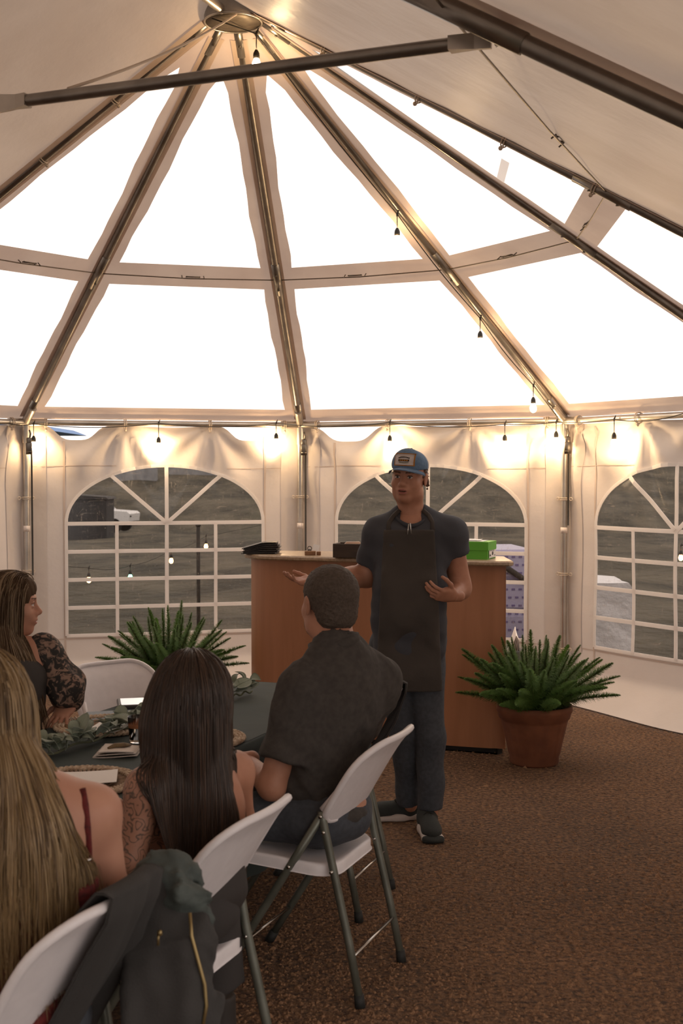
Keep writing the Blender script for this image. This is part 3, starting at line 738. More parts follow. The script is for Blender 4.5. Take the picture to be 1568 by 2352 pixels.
mb.add(P.reshape(-1, 3), [(r * nO + i, r * nO + (i + 1) % nO, (r + 1) * nO + (i + 1) % nO, (r + 1) * nO + i) for r in range(5) for i in range(nO)] + [tuple(range(nO))[::-1], tuple(range(5 * nO, 6 * nO))])
auto_sharp(mb.build('counter_top', 'stone_top', co), .6)
mb = MB(); mb.prism(inset(outl, .09 * sgn), (0, 0, 0), (1, 0, 0), (0, 1, 0), (0, 0, 1), 0, .036); mb.build('plinth', 'plinth', co, smooth=False)
CT = 1.172
# stack of menu folders
mat('menu_black', (.035, .03, .027), .5); mat('menu_edge', (.10, .09, .085), .6)
mc = A(612, 1262, 8.13)
for i in range(6):
    w, dpt, t = .125, .17, .0125; z = CT + i * .0128; jx = (0, .012, .006, .016, .008, -.002)[i]
    m_ = empty('menu_folder', (mc[0] + jx, mc[1], z), math.radians(-4 + (i * 37 % 9)), ['bottom', 'second from the bottom', 'third from the bottom', 'fourth from the bottom', 'fifth from the bottom', 'topmost'][i] + ' black menu folder in the stack on the counter', 'menu folder', 'menu folders stacked on the counter')
    mb = MB()
    lift = .004 + .0022 * i
    for s in (0, 1):                                       # two covers, the free edges droop to the left
        P = np.array([[(-.155 + .225 * q, -dpt / 2 + dpt * y, .0015 + s * (t - .003) * (.25 + .75 * min(1, q * 1.6)) - (i * .0065) * max(0, (.62 - q) / .62)) for y in (0, 1)] for q in np.linspace(0, 1, 8)])
        mb.sheet(P, (0, 0, 1), .0025)
    link_mesh('cover', mb.mesh('cover', 'menu_black', False), m_)
    mb = MB(); mb.tube([(.07, -dpt / 2, t / 2), (.07, dpt / 2, t / 2)], t / 2, 10); link_mesh('spine', mb.mesh('spine', 'menu_edge'), m_)
# wooden card holder with a ring and a card
mat('wood_light', (.26, .13, .055), .5, var=(12, (.20, .09, .04)), stretch=(1, 8, 8)); mat('paper_white', (.82, .78, .74), .7); mat('wood_dark', (.035, .02, .013), .6, var=(9, (.05, .03, .018)), stretch=(1, 10, 10))
cc = A(718, 1279, 7.95); ch_ = empty('card_holder', (cc[0], cc[1], CT), 0, 'small wooden card holder on the counter beside the menu stack', 'card holder')
mb = MB(); mb.box((-.016, 0, .014), (.07, .05, .028), bev=.003); mb.box((.038, .004, .012), (.028, .04, .024), bev=.003); link_mesh('block', mb.mesh('block', 'wood_light', False), ch_)
mb = MB(); mb.tube(circle((-.02, 0, .044), .0125, 16, (1, 0, 0), (0, 0, 1)), .0028, 6, closed=True); mb.tube([(-.032, 0, .03), (-.02, -.002, .036), (-.01, 0, .03)], .004, 6); link_mesh('ring', mb.mesh('ring', 'menu_black'), ch_)
mb = MB(); mb.box((.02, .01, .045), (.04, .0015, .045), R=rotx(-.25) @ roty(.2)); link_mesh('card', mb.mesh('card', 'paper_white', False), ch_)
mb = MB(); mb.box((.022, .0135, .058), (.026, .0008, .0025), R=rotx(-.25) @ roty(.2)); link_mesh('card_print', mb.mesh('card_print', 'menu_edge', False), ch_)
# dark wooden box
dc = A(836, 1284, 7.78); db = empty('wooden_box', (dc[0], dc[1], CT), math.radians(-12), 'low dark wooden box on the counter behind the standing man', 'box')
mb = MB()
for sx, sy, lx, ly in ((0, -.09, .36, .012), (0, .09, .36, .012), (-.174, 0, .012, .168), (.174, 0, .012, .168)): mb.box((sx, sy, .043), (lx, ly, .086), bev=.002)
link_mesh('side_boards', mb.mesh('side_boards', 'wood_dark', False), db)
mb = MB(); mb.box((0, 0, .006), (.35, .17, .01)); link_mesh('bottom_board', mb.mesh('bottom_board', 'wood_dark', False), db)
mb = MB(); mb.rbox((-.07, .0, .05), (.12, .1, .076), .02); o = link_mesh('bread_roll', mb.mesh('bread_roll', 'wood_light'), None, (dc[0] - .0, dc[1] + .01, CT + .006)); tag(o, 'brown lump peeking over the rim of the dark wooden box', 'bread')
# green shoe box
mat('box_green', (.12, .42, .03), .55, var=(4, (.10, .37, .03))); mat('ink', (.02, .02, .025), .6)
gc = A(1120, 1289, 7.53); e1 = N3(vv(-.93, .36, 0)); e2 = N3(vv(.36, .93, 0)); ctrp = gc + e1 * .16 + e2 * .1
gb = empty('shoe_box', (ctrp[0], ctrp[1], CT), math.atan2(-e1[1], -e1[0]), 'bright green cardboard shoe box on the right end of the counter', 'box')
mb = MB(); mb.box((0, 0, .036), (.316, .196, .072)); link_mesh('tray', mb.mesh('tray', 'box_green', False), gb)
mb = MB(); mb.box((0, 0, .081), (.324, .204, .052), bev=.001); link_mesh('lid', mb.mesh('lid', 'box_green', False), gb)
lb = MB(); lb.box((.1625, .0, .031), (.0016, .155, .046)); lbo = link_mesh('label', lb.mesh('label', 'paper_white', False), gb)
mb = MB()
for i, (y, w) in enumerate(((-.012, .004), (-.004, .0025), (.002, .005), (.009, .003), (.015, .0045))): mb.box((.1636, y, .034), (.0012, w, .02))
mb.box((.1636, -.055, .0225), (.0012, .03, .007)); mb.box((.1636, -.06, .028), (.0012, .012, .008)); mb.box((.1636, .055, .02), (.0012, .014, .008))
for i in range(9): mb.box((.1636, -.06 + .0125 * i, .0505), (.0012, .008, .003))
q = link_mesh('label_print', mb.mesh('label_print', 'ink', False), lbo)
for i in range(3):
    mb = MB(); P = np.array([[(x, y, .001 + .002 * i + (.012 * max(0, x - .06) / .1 * (i + 1) / 3 if i else 0)) for y in (-.08 + .01 * i, .07)] for x in np.linspace(-.14, .12 - .03 * i, 6)]); mb.sheet(P, (0, 0, 1), .0012)
    o = link_mesh('paper_sheet', mb.mesh('paper_sheet', 'paper_white', False), None, (ctrp[0], ctrp[1], CT + .108 + .001 * i), (0, 0, gb.rotation_euler[2] + .15 * i)); tag(o, ['lowest', 'middle', 'topmost, slightly curled'][i] + ' white paper sheet lying on the green shoe box', 'paper', 'papers on the shoe box')
# bin with white papers behind the counter
mat('bin_grey', (.10, .10, .10), .5); bc = A(1160, 1500, 8.35)
bn = empty('waste_bin', (bc[0] - .02, bc[1], 0), 0, 'grey bin with white paper standing behind the right end of the counter', 'bin')
mb = MB(); mb.lathe([(.10, 0), (.125, .3), (.135, .50), (.14, .505), (.13, .515), (.118, .49), (.095, .03)], 20, cap0=True); link_mesh('bin_body', mb.mesh('bin_body', 'bin_grey'), bn)
for i in range(5):
    mb = MB(); mb.box((.055 + .012 * i, -.05 + .01 * i, .56 - .008 * i), (.004, .15, .18), R=roty(.28 - .1 * i) @ rotx(.3)); link_mesh('paper', mb.mesh('paper', 'paper_white', False), bn)

# ================================================================ foxtail ferns in terracotta pots
mat('fern', (.095, .19, .035), .6, var=(14, (.15, .26, .06)), translucent=.4); mat('fern_stem', (.10, .09, .03), .7)
mat('terracotta', (.23, .085, .04), .85, var=(10, (.17, .06, .03)), bump=(30, .3, .004)); mat('soil', (.03, .02, .013), 1.0, bump=(60, .8, .01))
def plume_mesh(seed):
    rnd = random.Random(seed); V, F = [], []; n = 0
    L = 1.0
    for i in range(1500):
        t = rnd.uniform(.06, 1.0) ** .85; a = rnd.uniform(0, 6.283)
        ln = rnd.uniform(.6, 1.25) * .100 * (math.sin(math.pi * min(1, t * .86 + .14)) ** .55) * (1 - .45 * t) + .010
        c = vv(0, 0, t * L); d = N3(vv(math.cos(a), math.sin(a), rnd.uniform(.05, .75))); w = N3(np.cross(d, vv(0, 0, 1))) * .0036; u = c + d * ln
        V += [c - w, c + w, u + w * .4, u - w * .4]; F.append((n, n + 1, n + 2, n + 3)); n += 4
    mb = MB(); mb.V = [np.array(V)]; mb.F = F; mb.M = [0] * len(F); mb.n = n
    mb.tube([(0, 0, 0), (0, 0, .5), (0, 0, 1.0)], [.012, .009, .003], 5, m=1)
    me = mb.mesh('plume', ['fern', 'fern_stem'], False)
    return me
PLUMES = []
def bend_mesh(me, k, name):
    m2 = me.copy(); m2.name = name; co_ = np.zeros(len(me.vertices) * 3, np.float32); me.vertices.foreach_get('co', co_); co_ = co_.reshape(-1, 3)
    z = co_[:, 2]; co_[:, 0] += k * z * z; co_[:, 2] = z - .2 * k * k * z * z; m2.vertices.foreach_set('co', co_.ravel()); m2.update(); return m2
pl0 = plume_mesh(3)
PLUMES = [bend_mesh(pl0, b, 'frond') for b in (0.0, .08, .16, .24)]
def fern_pot(loc, sc, fronds, lab_p, lab_f, seed):
    rnd = random.Random(seed)
    pot = empty('terracotta_pot', tuple(loc), 0, lab_p, 'pot', 'terracotta pots of fern')
    rim = .345 * sc
    mb = MB(); fl = lambda i, a: .012 * math.sin(a * 22) if 2 < i < 7 else 0
    mb.lathe([(.134, 0), (.142, .01), (.144, .05), (.150, .06), (.162, .12), (.178, .19), (.192, .25), (.194, .262), (.206, .27), (.214, .30), (.222, .315), (.220, .343), (.205, .347), (.198, .33), (.19, .29)], 66, m=0, ripple=fl)
    p_ = link_mesh('pot_body', mb.mesh('pot_body', 'terracotta'), pot, None, None, sc)
    mb = MB(); mb.lathe([(.001, .318), (.1, .322), (.198, .31)], 24, cap0=False); link_mesh('soil', mb.mesh('soil', 'soil'), pot, None, None, sc)
    f = empty('foxtail_fern', (loc[0], loc[1], .32 * sc), 0, lab_f, 'plant', 'foxtail ferns')
    for (az, el, L) in fronds:
        az += rnd.uniform(-.1, .1)
        r0 = rnd.uniform(.02, .09) * sc; th_ = (1 - el) * 1.12; tx, ty = loc[0] + math.cos(az) * (r0 + L * 1.1 * math.sin(th_)), loc[1] + math.sin(az) * (r0 + L * 1.1 * math.sin(th_))
        if loc[0] > 0 and tx < 1.08 and ty > 7.36: az = -az                  # no frond grows into the counter
        o = link_mesh('frond', PLUMES[min(3, int((1 - el) * 4))], f, (r0 * math.cos(az), r0 * math.sin(az), -.01))
        th = (1 - el) * 1.12
        o.rotation_euler = (Matrix.Rotation(az, 4, 'Z') @ Matrix.Rotation(th, 4, 'Y') @ Matrix.Rotation(rnd.uniform(-.5, .5), 4, 'Z')).to_euler()
        s = L * rnd.uniform(.95, 1.05); o.scale = (s, s, s)
    return pot
rnd = random.Random(5)
fronds = []
for i in range(64):
    az = i * 2.39996; ring = (i + .5) / 64; el = 1 - ring ** .8 * 1.0
    fronds.append((az, max(.0, el), rnd.uniform(.42, .52) * (1.0 if ring > .3 else .88)))
pc = vv(1.128, 7.25, 0)
fern_pot(pc, 1.0, fronds, 'fluted terracotta pot on the gravel right of the counter', 'bushy foxtail fern in the pot right of the counter', 11)
rnd = random.Random(9); fr2 = []
for i in range(56):
    az = i * 2.39996; ring = (i + .5) / 56; fr2.append((az, max(.0, 1 - ring ** .8 * 1.0), rnd.uniform(.42, .52)))
fern_pot(vv(-1.16, 8.35, 0), 1.0, fr2, 'terracotta pot hidden behind the dining table by the left window', 'foxtail fern in front of the left arched window', 12)
# ================================================================ folding chairs
mat('chair_plastic', (.80, .76, .77), .42, var=(30, (.76, .72, .73)), bump=(260, .12, .002)); mat('chair_steel', (.16, .165, .135), .38, .35, var=(15, (.12, .125, .1))); mat('chair_foot', (.02, .02, .018), .7); mat('chair_rod', (.55, .52, .48), .25, 1.0)
def tube_y(z): return -.26 + .52 * (.83 - z) / .83        # the front-leg tube that carries the backrest
def make_chair():
    c = empty('folding_chair')
    HW = .20
    for s in (-1, 1):
        mb = MB(); P = [(s * HW, tube_y(z), z) for z in (.60, .4, .2, .025)]; mb.tube(P, .0135, 10)
        l = link_mesh('front_leg', mb.mesh('front_leg', 'chair_steel'), c)
        mb = MB(); mb.tube([(s * HW, tube_y(.04), .04), (s * HW, tube_y(0), 0)], [.0165, .0175], 10); link_mesh('rubber_foot', mb.mesh('rubber_foot', 'chair_foot'), l)
        mb = MB(); xx = s * (HW - .028)
        mb.tube([(s * HW, -.117, .615), (s * HW, -.122, .585), (s * (HW - .006), -.15, .45), (s * (HW - .004), -.21, .2), (s * HW, -.247, .025)], .0135, 10)
        l = link_mesh('rear_leg', mb.mesh('rear_leg', 'chair_steel'), c)
        mb = MB(); mb.tube([(s * HW, -.245, .04), (s * HW, -.25, 0)], [.0165, .0175], 10); link_mesh('rubber_foot', mb.mesh('rubber_foot', 'chair_foot'), l)
        for y, z in ((-.118, .60), (-.128, .55), (-.155, .425), (tube_y(.425), .425)):
            mb = MB(); mb.tube([(s * (HW - .02), y, z), (s * (HW + .0165), y, z)], .0055, 8); link_mesh('rivet', mb.mesh('rivet', 'chair_rod'), c)
        mb = MB(); mb.tube([(s * HW, -.12, .62), (s * (HW - .002), -.150, .655), (s * (HW - .012), tube_y(.70) - .006, .70)], .0115, 10); link_mesh('back_tube', mb.mesh('back_tube', 'chair_plastic'), c)
    mb = MB(); mb.tube([(-HW, -.222, .155), (HW, -.222, .155)], .006, 8); link_mesh('rear_rung', mb.mesh('rear_rung', 'chair_rod'), c)
    mb = MB(); mb.tube([(-HW, tube_y(.14), .14), (HW, tube_y(.14), .14)], .006, 8); link_mesh('front_rung', mb.mesh('front_rung', 'chair_rod'), c)
    # seat: a tray with rounded corners and a turned-down rim
    def rr(hx, hy, r, n=6, sk=0.0):
        P = []
        for cx, cy, a0 in ((hx - r, hy - r, 0), (-hx + r, hy - r, 90), (-hx + r, -hy + r, 180), (hx - r, -hy + r, 270)):
            for i in range(n + 1):
                a = math.radians(a0 + 90 * i / n); P.append((cx + r * math.cos(a), cy + r * math.sin(a)))
        return np.array(P)
    prof = [(.004, -.038, .0), (0, -.036, 0), (0, -.008, 0), (-.004, -.002, 0), (-.012, 0, 0), (-.03, -.004, 0), (-.10, -.012, 0)]
    mb = MB(); rings = []
    for d, dz, _ in prof:
        R_ = rr(.205 + d, .205 + d, .085); rings.append(np.c_[R_[:, 0], R_[:, 1] + .045, np.full(len(R_), .452 + dz) + .012 * np.clip(R_[:, 1] / .2, -1, 1)])
    nR = len(rings[0]); rings = np.array(rings)
    mb.add(rings.reshape(-1, 3), [(r * nR + i, r * nR + (i + 1) % nR, (r + 1) * nR + (i + 1) % nR, (r + 1) * nR + i) for r in range(len(prof) - 1) for i in range(nR)] + [tuple(range((len(prof) - 1) * nR, len(prof) * nR)), tuple(range(nR))[::-1]])
    auto_sharp(link_mesh('seat', mb.mesh('seat', 'chair_plastic'), c), .9)
    # backrest: curved shell, rounded top corners, rolled rim
    BW, BH, RT, RB = .222, .262, .105, .05
    def bp(u, v):
        z = .578 + BH * v; w = BW - .012 * (1 - v); t = (1 - v) * BH; q = v * BH
        if t < RT: w -= RT - math.sqrt(max(0, RT * RT - (RT - t) ** 2))
        if q < RB: w -= RB - math.sqrt(max(0, RB * RB - (RB - q) ** 2))
        y = tube_y(z) - .010 - .040 * (1 - (u * w / BW) ** 2) * (1 - .2 * v) - .016 * max(0, v - .8) / .2
        return vv(u * w, y, z - .012 * (1 - v) ** 2 * (1 - u * u))
    nu, nv = 22, 18
    VS = .5 - .5 * np.cos(np.linspace(0, math.pi, nv + 1)); P = np.array([[bp(-1 + 2 * i / nu, v_) for i in range(nu + 1)] for v_ in VS])
    mb = MB(); mb.sheet(P, (0, 1, .3), .008); auto_sharp(link_mesh('backrest', mb.mesh('backrest', 'chair_plastic'), c), 1.0)
    ring = [P[0][i] for i in range(nu + 1)] + [P[j][nu] for j in range(1, nv + 1)] + [P[nv][i] for i in range(nu - 1, -1, -1)] + [P[j][0] for j in range(nv - 1, 0, -1)]
    ring = np.array(ring); R2 = ring.copy()
    for _ in range(2): R2 = (np.roll(R2, 1, 0) + 2 * R2 + np.roll(R2, -1, 0)) / 4
    mb = MB(); mb.tube(R2 + vv(0, .004, 0), .0115, 8, closed=True); link_mesh('back_rim', mb.mesh('back_rim', 'chair_plastic'), c.children[-1])
    return c
chair0 = make_chair()
FACE_L = math.atan2(-NX[1], -NX[0]) - math.pi / 2          # facing the table from its right side
def place_chair(src, loc, rz, label):
    o = src if 'label' not in src else copy_tree(src)
    o.location = tuple(loc); o.rotation_euler = (0, 0, rz); tag(o, label, 'chair', 'white folding chairs at the table'); return o
CH1 = F_(3.85, -1.65); CH2 = F_(2.86, -1.66); CH3 = F_(2.165, -1.66); CH0 = F_(4.545, -1.93)
c1 = place_chair(chair0, CH1, FACE_L, 'white folding chair carrying the man in the black shirt')
c2 = place_chair(chair0, CH2, FACE_L, 'white folding chair carrying the dark-haired woman')
c3 = place_chair(chair0, CH3, FACE_L, 'white folding chair of the blonde woman, with clothes over its back')
cE = place_chair(chair0, CH0, FACE_L + .03, 'empty white folding chair beyond the man in the black shirt, nearest the standing man')
cW = F_(4.70, -2.80); c4 = place_chair(chair0, (-0.855, 5.36, 0), math.atan2(-.75, .66) - math.pi / 2, 'empty white folding chair across the table, in front of the fern')
LW = vv(-1.32, 4.70, 0)
c5 = place_chair(chair0, (-1.44, 4.62, 0), math.atan2(-.30, .95) - math.pi / 2, 'white folding chair under the woman with lace sleeves')

# ================================================================ table under a dark green cloth
mat('cloth_green', (.030, .042, .040), .85, var=(5, (.036, .050, .047)), bump=(7, .25, .01)); mat('table_wood', (.2, .18, .15), .6)
TA0, TA1, TP0, TP1, TZ = 1.55, 5.14, -2.76, -1.94, .74
tbl = empty('dining_table', tuple(F_((TA0 + TA1) / 2, (TP0 + TP1) / 2)), math.pi / 2 - YAW, 'long rectangular table hidden under the dark green cloth', 'table')
Lh, Wh = (TA1 - TA0) / 2, (TP1 - TP0) / 2
mb = MB(); mb.box((0, 0, TZ - .03), (2 * Lh - .02, 2 * Wh - .02, .045), bev=.008); link_mesh('table_top', mb.mesh('table_top', 'table_wood', False), tbl)
for sx in (-1, 0, 1):
    for sy in (-1, 1):
        mb = MB(); mb.tube([(sx * (Lh - .3), sy * (Wh - .1), 0), (sx * (Lh - .3), sy * (Wh - .1), TZ - .05)], .015, 8); link_mesh('leg', mb.mesh('leg', 'chair_steel'), tbl)
# cloth: top and a skirt with hanging folds, built as rings
mb = MB(); rings = []
per = []
n1, n2 = 72, 20
for i in range(n1): per.append((-1 + 2 * i / n1, -1))
for i in range(n2): per.append((1, -1 + 2 * i / n2))
for i in range(n1): per.append((1 - 2 * i / n1, 1))
for i in range(n2): per.append((-1, 1 - 2 * i / n2))
for q, (dz, out) in enumerate(((0, -.012), (-.004, 0.0), (-.03, .006), (-.12, .012), (-.25, .016), (-.38, .018), (-.47, .02))):
    R_ = []
    for i, (a, b) in enumerate(per):
        s = i / len(per) * 46; fold = (.014 * math.sin(s * 2.1) + .010 * math.sin(s * 4.7 + 1)) * min(1, max(0, -dz) / .3)
        ex, ey = (a * (Lh + out), b * (Wh + out))
        if abs(b) == 1 and abs(a) < 1: ey += b * fold
        else: ex += a * fold
        R_.append((ex, ey, TZ + dz + .003))
    rings.append(R_)
nP = len(per); rings = np.array(rings)
mb.add(rings.reshape(-1, 3), [(r * nP + (i + 1) % nP, r * nP + i, (r + 1) * nP + i, (r + 1) * nP + (i + 1) % nP) for r in range(6) for i in range(nP)])
TP = np.array([[(x, y, TZ + .0035 + .0018 * math.sin(9 * x + 3 * y) * math.sin(7 * y)) for y in np.linspace(-Wh + .012, Wh - .012, 17)] for x in np.linspace(-Lh + .012, Lh - .012, 60)])
mb.grid(TP, flip=False)
clo = mb.mesh('tablecloth', 'cloth_green'); clo = link_mesh('tablecloth', clo, None, tbl.location, (0, 0, math.pi / 2 - YAW)); auto_sharp(clo, 1.2)
tag(clo, 'dark green cloth draped over the long dining table', 'tablecloth')
TT = TZ + .006

# ---- woven placemats
mat('straw', (.30, .185, .10), .8, var=(40, (.16, .09, .05))); mat('straw_pale', (.62, .50, .37), .8, var=(60, (.34, .23, .15)))
def make_placemat():
    m_ = empty('woven_placemat')
    mb = MB()
    for r in np.linspace(.012, .105, 9): mb.tube([(r * math.cos(a), r * math.sin(a), .004 + .0015 * math.sin(a * (12 + r * 300))) for a in np.arange(64) * 2 * math.pi / 64], .0058, 5, closed=True)
    q = link_mesh('coiled_centre', mb.mesh('coiled_centre', 'straw'), m_); q['kind'] = 'stuff'
    mb = MB()
    for i in range(64):
        a = i * 2 * math.pi / 64; da = .05
        for s in (-1, 1): mb.tube([(.107 * math.cos(a), .107 * math.sin(a), .003), (.15 * math.cos(a + s * da), .15 * math.sin(a + s * da), .007)], .0028, 4)
    q = link_mesh('open_lattice', mb.mesh('open_lattice', 'straw'), m_); q['kind'] = 'stuff'
    for r, ph in ((.155, 0), (.168, 1.0), (.181, 2.1)):
        mb = MB()
        for s in (0, math.pi):
            mb.tube([((r + .004 * math.cos(a * 34 + s + ph)) * math.cos(a), (r + .004 * math.cos(a * 34 + s + ph)) * math.sin(a), .007 + .004 * math.sin(a * 34 + s + ph)) for a in np.arange(200) * 2 * math.pi / 200], .0052, 5, closed=True)
        q = link_mesh('braid', mb.mesh('braid', 'straw_pale'), m_)
    return m_
pm0 = make_placemat()
def place_mat(loc, rz, lab):
    o = pm0 if 'label' not in pm0 else copy_tree(pm0); o.location = tuple(loc); o.rotation_euler = (0, 0, rz); return tag(o, lab, 'placemat', 'woven placemats on the table')
M1, M2, M3 = F_(3.98, -2.555, TT), F_(3.22, -2.16, TT), F_(3.90, -2.135, TT)
place_mat(M1, .3, 'woven straw placemat under the hand of the woman with lace sleeves')
place_mat(M2, 1.0, 'woven straw placemat in front of the blonde woman')
place_mat(M3, 2.0, 'woven straw placemat between the dark-haired woman and the man in black')
def card(loc, rz, lab, sx=.20, sy=.125, name='menu_card'):
    mb = MB(); P = np.array([[(x, y, .002 + .004 * abs(x / sx * 2) ** 2) for y in (-sy / 2, 0, sy / 2)] for x in np.linspace(-sx / 2, sx / 2, 6)]); mb.sheet(P, (0, 0, 1), .0014)
    o = link_mesh(name, mb.mesh(name, 'paper_white', False), None, tuple(loc), (0, 0, rz)); return tag(o, lab, 'card', 'white menu cards on the placemats')
card(F_(3.92, -2.50, TT + .012), .2 + math.pi / 2 - YAW, 'white menu card on the lace-sleeved woman\'s placemat')
card(F_(3.22, -2.17, TT + .014), .15, 'white menu card on the blonde woman\'s placemat', .25, .16)
card(F_(3.90, -2.15, TT + .012), -.3, 'white menu card on the man in black\'s placemat', .17, .11)
card(F_(4.10, -2.40, TT + .002), .6, 'small white card lying between the garland and the glass', .10, .07)
# tablet with a bright screen
mat('screen_white', (.8, .8, .8), .2, emit=((1, .95, .92), .55))
tb_ = empty('tablet', tuple(F_(4.40, -2.62, TT)), math.radians(12), 'black tablet with a white lit screen near the far edge of the table', 'tablet')
mb = MB(); mb.rbox((0, 0, .012), (.24, .17, .020), .005); link_mesh('tablet_case', mb.mesh('tablet_case', 'menu_black', False), tb_)
mb = MB(); mb.box((0, 0, .0227), (.212, .142, .0012)); link_mesh('screen', mb.mesh('screen', 'screen_white', False), tb_)
fo = MB(); fo.rbox((0, 0, .004), (.26, .19, .007), .002); mat('folder_blue', (.05, .08, .11), .5)
o = link_mesh('document_folder', fo.mesh('document_folder', 'folder_blue', False), None, tuple(F_(4.18, -2.60, TT)), (0, 0, .3)); tag(o, 'dark blue document folder on the table beside the tablet', 'folder')
# tumbler of amber drink
def glass_mat(name, col):
    m = bpy.data.materials.new(name); m.use_nodes = True; nt = m.node_tree; p = nt.nodes['Principled BSDF']
    p.inputs['Base Color'].default_value = (*col, 1); p.inputs['Roughness'].default_value = .05; p.inputs['Transmission Weight'].default_value = 1.0; p.inputs['IOR'].default_value = 1.33
    MATS[name] = m
glass_mat('clear_glass', (.95, .95, .93)); mat('amber_drink', (.42, .14, .045), .15, translucent=.4)
gl_ = empty('drink_glass', tuple(F_(3.80, -2.30, TT)), 0, 'small tumbler of amber drink on the table beside the garland', 'glass')
mb = MB(); mb.lathe([(.001, .0), (.028, 0), (.031, .004), (.037, .092), (.0355, .092), (.0295, .012), (.001, .010)], 28, cap0=False); link_mesh('tumbler', mb.mesh('tumbler', 'clear_glass'), gl_)
mb = MB(); mb.lathe([(.001, .0125), (.0288, .0128), (.0338, .066), (.001, .066)], 28, cap0=False); link_mesh('drink', mb.mesh('drink', 'amber_drink'), gl_)
# small plate of napkin and pastry
mat('napkin', (.60, .53, .47), .9, bump=(60, .4, .004)); mat('pastry', (.17, .11, .045), .7, var=(40, (.10, .06, .03)))
np_ = empty('napkin', tuple(F_(3.62, -2.27, TT)), 0, 'folded pale napkin on the table in front of the dark-haired woman', 'napkin')
for i in range(3):
    mb = MB(); P = np.array([[(x, y, .003 + .006 * i + .004 * math.sin(20 * x + 9 * y + i)) for y in np.linspace(-.06, .06, 6)] for x in np.linspace(-.075 + .01 * i, .075 - .006 * i, 8)]); mb.sheet(P, (0, 0, 1), .003); link_mesh('fold', mb.mesh('fold', 'napkin'), np_)
mb = MB(); mb.tube([(-.035, -.01, .012), (-.01, .004, .016), (.02, 0, .016), (.045, .014, .012)], [.006, .013, .014, .007], 10, flat=.6); o = link_mesh('food_bite', mb.mesh('food_bite', 'pastry'), None, tuple(F_(3.62, -2.27, TT + .011)), (0, 0, .4)); tag(o, 'brown and green bite of food resting on the pale napkin', 'food')

# ---- lamb's ear garland
mat('leaf_sage', (.22, .265, .19), .85, var=(14, (.30, .34, .265)), translucent=.15, sheen=.3); mat('stem_sage', (.14, .15, .09), .8)
def leaf_mesh(w, L, cup):
    nI, nJ = 7, 9; P = np.zeros((nJ, nI, 3))
    for j in range(nJ):
        t = j / (nJ - 1); wd = w * math.sin(math.pi * min(1, .06 + .94 * t)) ** .62 * (1 - .12 * t)
        for i in range(nI):
            u = -1 + 2 * i / (nI - 1); P[j, i] = (u * wd, t * L, cup * (u * u) * .4 * wd / w * .03 / .03 * .02 + .02 * cup * math.sin(t * 2.4) - .25 * cup * (t * t) * L)
    mb = MB(); mb.sheet(P, (0, 0, 1), .0022)
    mb.tube([(0, -.012, 0), (0, L * .4, .0022 + .02 * cup * math.sin(.96) - .25 * cup * .16 * L), (0, L * .9, .0022 + .02 * cup * math.sin(2.16) - .25 * cup * .81 * L)], [.0022, .0016, .0006], 5)
    return mb.mesh('leaf', 'leaf_sage')
LEAVES = [leaf_mesh(.026, .072, .5), leaf_mesh(.022, .060, 1.0), leaf_mesh(.031, .080, .2), leaf_mesh(.016, .05, .8)]
def garland(pts, nleaf, lab, seed, hmul=1.0):
    rnd = random.Random(seed); pts = np.array(pts); b = pts[0].copy(); b[2] = TT
    g_ = empty('leaf_garland', tuple(b), 0, lab, 'garland', 'sage leaf garlands')
    ts = np.linspace(0, 1, len(pts)); smp = np.linspace(0, 1, 40); C_ = np.array([[np.interp(q, ts, pts[:, a]) for a in range(3)] for q in smp]); C_[:, 2] += .012 + .006 * np.sin(smp * 25)
    mb = MB(); mb.tube(C_ - b, .004, 6); link_mesh('stem', mb.mesh('stem', 'stem_sage'), g_)
    for i in range(nleaf):
        q = (i + rnd.random()) / nleaf; p_ = np.array([np.interp(q, smp, C_[:, a]) for a in range(3)]) - b
        o = link_mesh('leaf', rnd.choice(LEAVES), g_, p_ + vv(rnd.uniform(-.022, .022), rnd.uniform(-.02, .02), rnd.uniform(.004, .035) * hmul))
        el = rnd.uniform(.05, 1.0); az = rnd.uniform(0, 6.283)
        o.rotation_euler = (Matrix.Rotation(az, 4, 'Z') @ Matrix.Rotation(el * rnd.choice((1, 1, .5)), 4, 'X') @ Matrix.Rotation(rnd.uniform(-.6, .6), 4, 'Y')).to_euler(); s = rnd.uniform(.75, 1.15); o.scale = (s, s, s)
garland([F_(3.38, -2.50, TT), F_(3.52, -2.45, TT), F_(3.70, -2.44, TT), F_(3.90, -2.44, TT), F_(4.12, -2.46, TT), F_(4.3, -2.42, TT)], 92, 'garland of soft sage leaves along the near half of the table', 4)
garland([F_(4.55, -2.42, TT), F_(4.68, -2.37, TT), F_(4.82, -2.35, TT)], 24, 'loose end of sage leaves near the far end of the table', 8, 1.6)
#, 1556, 5.55); mb.tube([e_ + vv(-.12, 0, -.0), e_ + vv(-.03, 0, -.004), e_ + vv(.0, 0, -.008)], .002, 5); 
# ================================================================ sculpting tools: smooth unions of round cones and ellipsoids
def RC(a, b, ra, rb):
    a = np.asarray(a, float); b = np.asarray(b, float)
    def fn(P):
        ba = b - a; l2 = ba @ ba; t = np.clip(((P - a) @ ba) / l2, 0, 1)
        q = P - a - t[..., None] * ba; return np.sqrt((q * q).sum(-1)) - (ra + (rb - ra) * t)
    r = max(ra, rb); return fn, np.minimum(a, b) - r, np.maximum(a, b) + r
def RCF(a, b, ra, rb):
    """round cone cut flat at b"""
    fn0, lo, hi = RC(a, np.asarray(b, float), ra, rb); e = N3(np.asarray(b, float) - np.asarray(a, float)); bb = np.asarray(b, float)
    return (lambda P: np.maximum(fn0(P), (P - bb) @ e)), lo, hi
